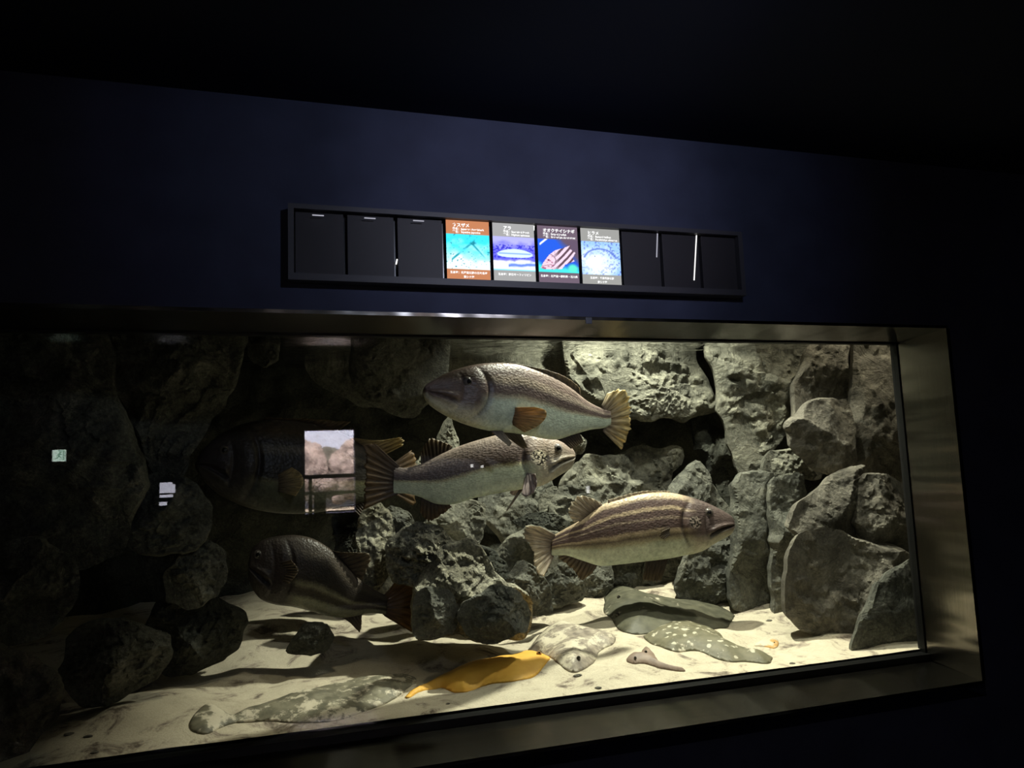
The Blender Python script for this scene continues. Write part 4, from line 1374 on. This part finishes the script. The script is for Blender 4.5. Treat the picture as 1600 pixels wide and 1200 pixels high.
def art(k, X, Y):
    """printed picture: X 0..1 left to right, Y 0..1 bottom to top; returns sRGB 0..255"""
    n = X.size
    P = np.stack([X.ravel()*6, Y.ravel()*6, np.full(n, k*3.3)], -1)
    nz = fbm(P, 1, 4, 40+k).reshape(X.shape)
    fine = fbm(P, 4, 2, 60+k).reshape(X.shape)

    def mix(a, b, t):
        t = np.clip(t, 0, 1)[..., None]
        return a*(1-t)+np.asarray(b, float)*t
    if k == 0:      # pale flat shark on turquoise sand
        c = mix(np.broadcast_to(np.array([60., 215, 238]), X.shape+(3,)), (225, 252, 255), (1-Y)*1.7-0.35+0.5*nz)
        l1 = np.abs((Y-0.30)-(X-0.15)*1.05); l2 = np.abs((Y-0.30)-(0.92-X)*1.35)
        d = np.minimum(np.where((X > .12) & (X < .66), l1, 1), np.where((X > .55) & (X < .9), l2, 1))
        c = mix(c, (40, 150, 165), (0.055-d)*25*(0.6+nz))
        c = mix(c, (20, 110, 130), ((0.10-np.hypot(X-.62, (Y-.75)*1.6))*14)*(0.5+fine))
    elif k == 1:    # blue reef with a pale fish
        c = mix(np.broadcast_to(np.array([105., 105, 235]), X.shape+(3,)), (170, 170, 225), (Y-.62)*4+0.8*nz)
        c = mix(c, (45, 45, 190), ((fine > 0.1) & (Y > .35) & (Y < .75))*0.8)
        e = ((X-.52)/.44)**2+((Y-.46-0.05*np.sin(X*3))/.13)**2
        c = mix(c, (205, 230, 255), (1.05-e)*5); c = mix(c, (90, 130, 235), np.exp(-((Y-.50)/.018)**2)*(e < .8)*.8)
        c = mix(c, (245, 250, 255), (0.34-Y+0.10*nz)*14)
        c = mix(c, (75, 110, 235), np.exp(-((Y-.13-0.05*X+.04*nz)/.05)**2)*(X > .35)*.9)
        c = mix(c, (125, 215, 240), (0.05-Y)*30)
    elif k == 2:    # striped head of a big fish against blue
        c = mix(np.broadcast_to(np.array([40., 90, 215]), X.shape+(3,)), (95, 80, 100), (X*1.2+Y*.9-1.35)*4+.6*nz)
        c = mix(c, (70, 215, 215), (0.30-Y+.12*nz-.15*X)*9)
        pg = np.array([(0.05, .12), (0.13, .30), (.27, .52), (.42, .66), (.62, .74), (.82, .84), (.80, .72), (.93, .62), (.86, .46), (.90, .36), (.66, .24), (.58, .11), (.30, .08), (.12, .09)])
        b = inside(np.stack([X.ravel(), Y.ravel()], -1), pg).reshape(X.shape)
        st = np.sin((Y-0.62*X-0.5*X*X)*30+1.1*nz)
        c = mix(c, (222, 200, 218), b*1.0)
        c = mix(c, (84, 62, 74), b*np.clip((X-.36)*6, 0, 1)*np.clip(-st*2.2, 0, 1)*.95)
        c = mix(c, (225, 190, 205), b*np.clip((.40-X)*6, 0, 1)*.7)
        c = mix(c, (110, 40, 85), (0.035-np.hypot(X-.25, Y-.36))*60); c = mix(c, (150, 70, 105), (fine > .25)*b*(X < .42)*.8)
        c = mix(c, (120, 60, 90), (0.012-np.abs((Y-.17)-(X-.08)*.25))*90*(X < .33)*b)
        c = mix(c, (105, 75, 95), (0.014-np.abs(np.hypot(X-.22, Y-.34)-.21))*90*(X > .3)*b)
        c = mix(c, (250, 250, 250), (0.05-np.abs((Y-.93)-(X-.15)))*30*(X < .25)*(X > .04))
        c = mix(c, (90, 225, 195), (0.16-np.hypot(X-.85, (Y-.14)))*12)
    else:           # pale flatfish hidden on speckled gravel
        c = mix(np.broadcast_to(np.array([150., 190, 238]), X.shape+(3,)), (250, 253, 255), 1.3-2.2*np.hypot((X-.35)*.9, Y-.35)+.5*nz)
        c = mix(c, (95, 115, 195), (fine > .16)*np.clip(.1+1.6*np.hypot(X-.35, Y-.38)-.25, 0, .9))
        r = np.hypot((X-.48)/.42, (Y-.42)/.36)
        c = mix(c, (85, 110, 195), np.exp(-((r-1)/.06)**2)*(Y > .5)*.9)
        c = mix(c, (70, 80, 110), (0.02-np.hypot(X-.34, Y-.55))*80)
    return np.clip(c, 0, 255)


SIGNS = [
    ('カスザメ', '英名：Japanese Angelshark', '学名：Squatina japonica', '生息地：北海道以南の日本各地', '東シナ海', (205, 135, 95), 'sign for an angel shark with orange-brown bands and a turquoise picture', 0.022),
    ('アラ', '英名：Sawedged Perch', '学名：Niphon spinosus', '生息地：南日本〜フィリピン', None, (172, 172, 172), 'sign with pale grey bands and a violet-blue picture of a long fish', 0.038),
    ('オオクチイシナギ', '英名：Striped Jewfish', '学名：Stereolepis doederleini', '生息地：北海道〜高知県・石川県', None, (118, 102, 118), 'sign with dark mauve bands and a picture of a striped fish head', 0.020),
    ('ヒラメ', '英名：Bastard Halibut', '学名：Paralichthys olivaceus', '生息地：千島列島以南', '南シナ海', (165, 165, 162), 'sign with grey bands and a pale speckled flatfish picture, right-hand of the lit four', 0.026)]
PW, PH, PITCHX = 0.150, 0.208, 0.1625
Z0 = BZ0+0.0225
for k, (t1, t2, t3, t4, t5, band, lab, ind) in enumerate(SIGNS):
    xc = 0.002+PITCHX*(k+3)+PITCHX/2
    x0 = xc-PW/2
    mb = MB(); mb.box(x0, x0+PW, -0.034, -0.010, Z0, Z0+PH)
    s = mb.build('fish_sign', M['black'])
    tag(s, 'backlit ' + lab, 'sign', 'lit fish name signs above the tank')
    nx, nz = 76, 104
    gx, gz = np.meshgrid(np.linspace(0, 1, nx), np.linspace(0, 1, nz))
    bd = lin(band)*0.95
    col = np.zeros(gx.shape+(3,)); col[:] = bd
    lo, hi = (0.185 if t5 else 0.20), 0.775
    pic = (gz > lo) & (gz < hi)
    pc = lin(art(k, gx, np.clip((gz-lo)/(hi-lo), 0, 1)))*1.25
    col[pic] = pc[pic]
    V = np.stack([x0+gx.ravel()*PW, np.full(gx.size, -0.0345), Z0+gz.ravel()*PH], -1)
    F = [(j*nx+i, j*nx+i+1, (j+1)*nx+i+1, (j+1)*nx+i) for j in range(nz-1) for i in range(nx-1)]
    me = bpy.data.meshes.new('printed_film'); me.from_pydata(V.tolist(), [], F)
    a = me.color_attributes.new('print', 'FLOAT_COLOR', 'POINT')
    a.data.foreach_set('color', np.concatenate([col.reshape(-1, 3), np.ones((col.size//3, 1))], 1).astype(np.float32).ravel())
    link('printed_film', me, M['print'], s)
    y = -0.0355
    text_mesh(t1, 0.0150, M['white_text'], s, x0+ind, y, Z0+PH*0.895)
    text_mesh(t2, 0.0098, M['white_text'], s, x0+ind, y, Z0+PH*0.842)
    text_mesh(t3, 0.0098, M['white_text'], s, x0+ind, y, Z0+PH*0.792)
    text_mesh(t4, 0.0092, M['white_text'], s, x0+PW/2, y, Z0+PH*0.115, 'CENTER')
    if t5:
        text_mesh(t5, 0.0092, M['white_text'], s, x0+PW/2, y, Z0+PH*0.045, 'CENTER')
DARK = {0: 'unlit dark panel at the left end of the sign box', 1: 'unlit dark panel, second from the left end of the sign box', 2: 'unlit dark panel next to the orange-brown sign',
        7: 'unlit dark panel right beside the grey speckled flatfish sign', 8: 'unlit dark panel between two bright slits in the sign box', 9: 'unlit dark panel at the right end of the sign box'}
for i, lab in DARK.items():
    xc = 0.002+PITCHX*i+PITCHX/2
    mb = MB(); mb.box(max(xc-PW/2, BX0+0.0185), min(xc+PW/2, BX1-0.0185), -0.030, -0.010, Z0, Z0+PH)
    tag(mb.build('blank_panel', M['panel'], None, 0.001), lab, 'panel', 'unlit panels in the sign box')
p = at(920, 501, -0.003)
mb = MB(); mb.box(p[0]-0.012, p[0]+0.012, -0.006, -0.0003, p[2]-0.012, p[2]+0.012)
tag(mb.build('wall_plate', M['grey'], None, 0.002), 'tiny grey square plate on the wall under the lit signs', 'plate')


# ------------------------------------------------------------------ what the glass mirrors: the far side of the gallery
def mirror(px, py, Y):
    p = at(px, py, GY)
    d = ray(px, py)*np.array([1, -1, 1])
    return p+d*((Y-p[1])/d[1])


OY = -6.0
a = mirror(476, 672, OY); b = mirror(556, 800, OY)
ox0, ox1, oz0, oz1 = a[0], b[0], b[2], a[2]
m = MB()
m.box(-5, ox0, OY-0.2, OY, 0, CEIL); m.box(ox1, 6, OY-0.2, OY, 0, CEIL)
m.box(ox0, ox1, OY-0.2, OY, oz1, CEIL); m.box(ox0, ox1, OY-0.2, OY, 0, oz0)
struct(m.build('wall_back_gallery', M['wall']))
m = MB()
m.box(ox0-0.6, ox1+0.6, OY-1.3, OY-1.2, 0, CEIL); m.box(ox0-0.7, ox0-0.6, OY-1.3, OY-0.2, 0, CEIL)
m.box(ox1+0.6, ox1+0.7, OY-1.3, OY-0.2, 0, CEIL)
struct(m.build('wall_opposite_tank', plain('pale_blue_wall', (0.55, 0.62, 0.75), 0.8)))
m = MB(); m.box(ox0-0.6, ox1+0.6, OY-1.2, OY-0.2, 0.5, oz0+0.02); struct(m.build('floor_opposite_tank', M['sand']))


def lump(c, r, sc, mat, label, seed):
    bm = bmesh.new()
    bmesh.ops.create_icosphere(bm, subdivisions=5, radius=1.0)
    V = np.array([v.co[:] for v in bm.verts])
    k = 1+0.30*fbm(V+seed, 1.1, 4, seed)-0.25*np.abs(fbm(V+seed, 2.5, 3, seed+4))
    for v, s in zip(bm.verts, k):
        v.co = Vector((c[0]+v.co.x*r*sc[0]*s, c[1]+v.co.y*r*sc[1]*s, c[2]+v.co.z*r*sc[2]*s))
    me = bpy.data.meshes.new('boulder'); bm.to_mesh(me); bm.free()
    me.polygons.foreach_set('use_smooth', [True]*len(me.polygons))
    return tag(link('boulder', me, mat), label, 'rock')


om = (ox0+ox1)/2
lump((om-0.26, OY-0.95, oz0+0.50), 0.42, (0.70, 0.45, 1.0), M['rock_warm'], 'pale boulder on the left in the lit tank mirrored by the glass', 3)
lump((om+0.32, OY-0.95, oz0+0.48), 0.42, (0.70, 0.45, 1.0), M['rock_warm'], 'pale boulder on the right in the lit tank mirrored by the glass', 8)
lump((om+0.05, OY-1.08, oz0+0.45), 0.36, (0.7, 0.3, 1.0), M['rock_grey'], 'dark upright rock at the back of the lit tank mirrored by the glass', 12)
lump((om-0.02, OY-0.75, oz0+0.30), 0.13, (1.2, 0.8, 0.8), M['rock_warm'], 'low rounded boulder in front in the lit tank mirrored by the glass', 17)
lump((om+0.13, OY-0.66, oz0+0.13), 0.09, (1.0, 0.8, 0.7), M['rock_warm'], 'small stone by the sand in the lit tank mirrored by the glass', 23)
lump((om-0.17, OY-0.70, oz0+0.16), 0.09, (1.1, 0.8, 0.9), M['rock_grey'], 'dark stone left of the small one in the lit tank mirrored by the glass', 29)
# handrail in front of that tank
r0 = bpy.data.objects.new('handrail', None); COL.objects.link(r0); r0.location = (0.4, -5.4, 0)
tag(r0, 'black handrail in front of the lit tank mirrored by the glass', 'handrail')


def rpart(mb, name):
    o = mb.build(name, M['rail'], r0, smooth=False)
    o.matrix_parent_inverse = Matrix.Translation(r0.location).inverted()


RY = -5.4
z1 = mirror(515, 744, RY)[2]; z2 = mirror(515, 770, RY)[2]
mb = MB(); mb.cyl((-1.2, RY, z1), (2.4, RY, z1), 0.022); rpart(mb, 'top_rail')
mb = MB(); mb.cyl((-1.2, RY, z2), (2.4, RY, z2), 0.018); rpart(mb, 'lower_rail')
for px in (485, 640, 330):
    xx = mirror(px, 760, RY)[0]
    mb = MB(); mb.cyl((xx, RY, 0), (xx, RY, z1), 0.018); rpart(mb, 'post')
mb = MB(); q = mirror(500, 780, -5.6); mb.box(q[0]-0.06, q[0]+0.06, -5.7, -5.5, 0, q[2]+0.06)  # added box stands in for a person's dark silhouette
mb.box(q[0]-0.075, q[0]+0.075, -5.72, -5.48, q[2]+0.06, q[2]+0.075)
tag(mb.build('silhouette_box', M['rail']), 'dark box for a human silhouette behind the handrail mirrored by the glass', 'silhouette_box')

# exit sign
M['exit_bg'] = emit('exit_sign_light', (0.80, 1.0, 0.88), 5.0)
M['exit_green'] = emit('exit_sign_green', (0.02, 0.45, 0.20), 2.5)


def exit_sign(px, py, size, label):
    c = mirror(px, py, OY)
    h = size/2
    r = bpy.data.objects.new('exit_sign', None); COL.objects.link(r); r.location = c
    tag(r, label, 'exit sign')

    def put(mb, n, mt):
        o = mb.build(n, mt, r)
        return o
    mb = MB(); mb.box(-h*1.06, h*1.06, 0.0, 0.05, -h*1.06, h*1.06); put(mb, 'housing', M['black'])
    mb = MB(); mb.box(-h, h, 0.05, 0.056, -h, h); put(mb, 'lit_face', M['exit_bg'])
    # running figure and doorway; the face looks towards +Y
    k = h
    mb = MB()
    mb.sphere((0.18*k, 0.058, 0.52*k), 0.15*k, (1, .15, 1), 12)
    for (a1, b1, w_) in (((0.10, 0.36), (-0.10, -0.05), .13), ((0.05, 0.30), (0.42, 0.10), .07), ((0.05, 0.30), (-0.35, 0.22), .07),
                         ((-0.10, -0.05), (0.30, -0.30), .09), ((0.30, -0.30), (0.22, -0.75), .08), ((-0.10, -0.05), (-0.28, -0.42), .09), ((-0.28, -0.42), (-0.70, -0.50), .08)):
        mb.cyl((a1[0]*k, 0.057, a1[1]*k), (b1[0]*k, 0.057, b1[1]*k), w_*k*0.8, 8)
    put(mb, 'pictogram', M['exit_green'])
    mb = MB(); mb.box(0.62*k, 0.80*k, 0.0555, 0.058, -0.85*k, 0.85*k); mb.box(-0.2*k, 0.62*k, 0.0555, 0.058, 0.75*k, 0.85*k); put(mb, 'door_symbol', M['exit_green'])


exit_sign(94, 712, 0.125, 'small green exit sign with a running figure, mirrored at the far left of the glass')
# a distant lit display and little lamps, seen only as reflections
M['screen'] = emit('display_light', (0.86, 0.84, 1.0), 4.5)
M['lampw'] = emit('lamp_white', (1.0, 0.97, 0.95), 6.0)


def wall_light(px, py, wpx, hpx, label, name, cat, mt, frame=True):
    c = mirror(px, py, OY)
    sc = np.linalg.norm(c-np.array([EYE[0], 2*GY-EYE[1], EYE[2]]))/FPX
    r = bpy.data.objects.new(name, None); COL.objects.link(r); r.location = c
    tag(r, label, cat)
    w_, h_ = wpx*sc/2, hpx*sc/2
    mb = MB(); mb.box(-w_-0.01, w_+0.01, 0, 0.03, -h_-0.01, h_+0.01); mb.build('housing', M['black'], r)
    mb = MB(); mb.box(-w_, w_, 0.03, 0.034, -h_, h_); mb.build('lit_face', mt, r)


wall_light(262, 762, 20, 15, 'small square lit display mirrored near the left of the glass', 'display_screen', 'display', M['screen'])
wall_light(260, 775, 17, 4, 'narrow lit strip under the small square display, mirrored in the glass', 'display_screen', 'display', M['screen'])
wall_light(255, 787, 10, 5, 'tiny lit plate lowest under the small square display, mirrored in the glass', 'display_screen', 'display', M['screen'])
wall_light(918, 765, 5, 11, 'tiny upright lit sign mirrored above the striped fish dorsal fin', 'display_screen', 'display', M['lampw'])
wall_light(737, 728, 5, 5, 'tiny white lamp mirrored on the second fish, left of a pair', 'wall_lamp', 'lamp', M['lampw'])
wall_light(753, 729, 4, 4, 'tiny white lamp mirrored on the second fish, right of a pair', 'wall_lamp', 'lamp', M['lampw'])
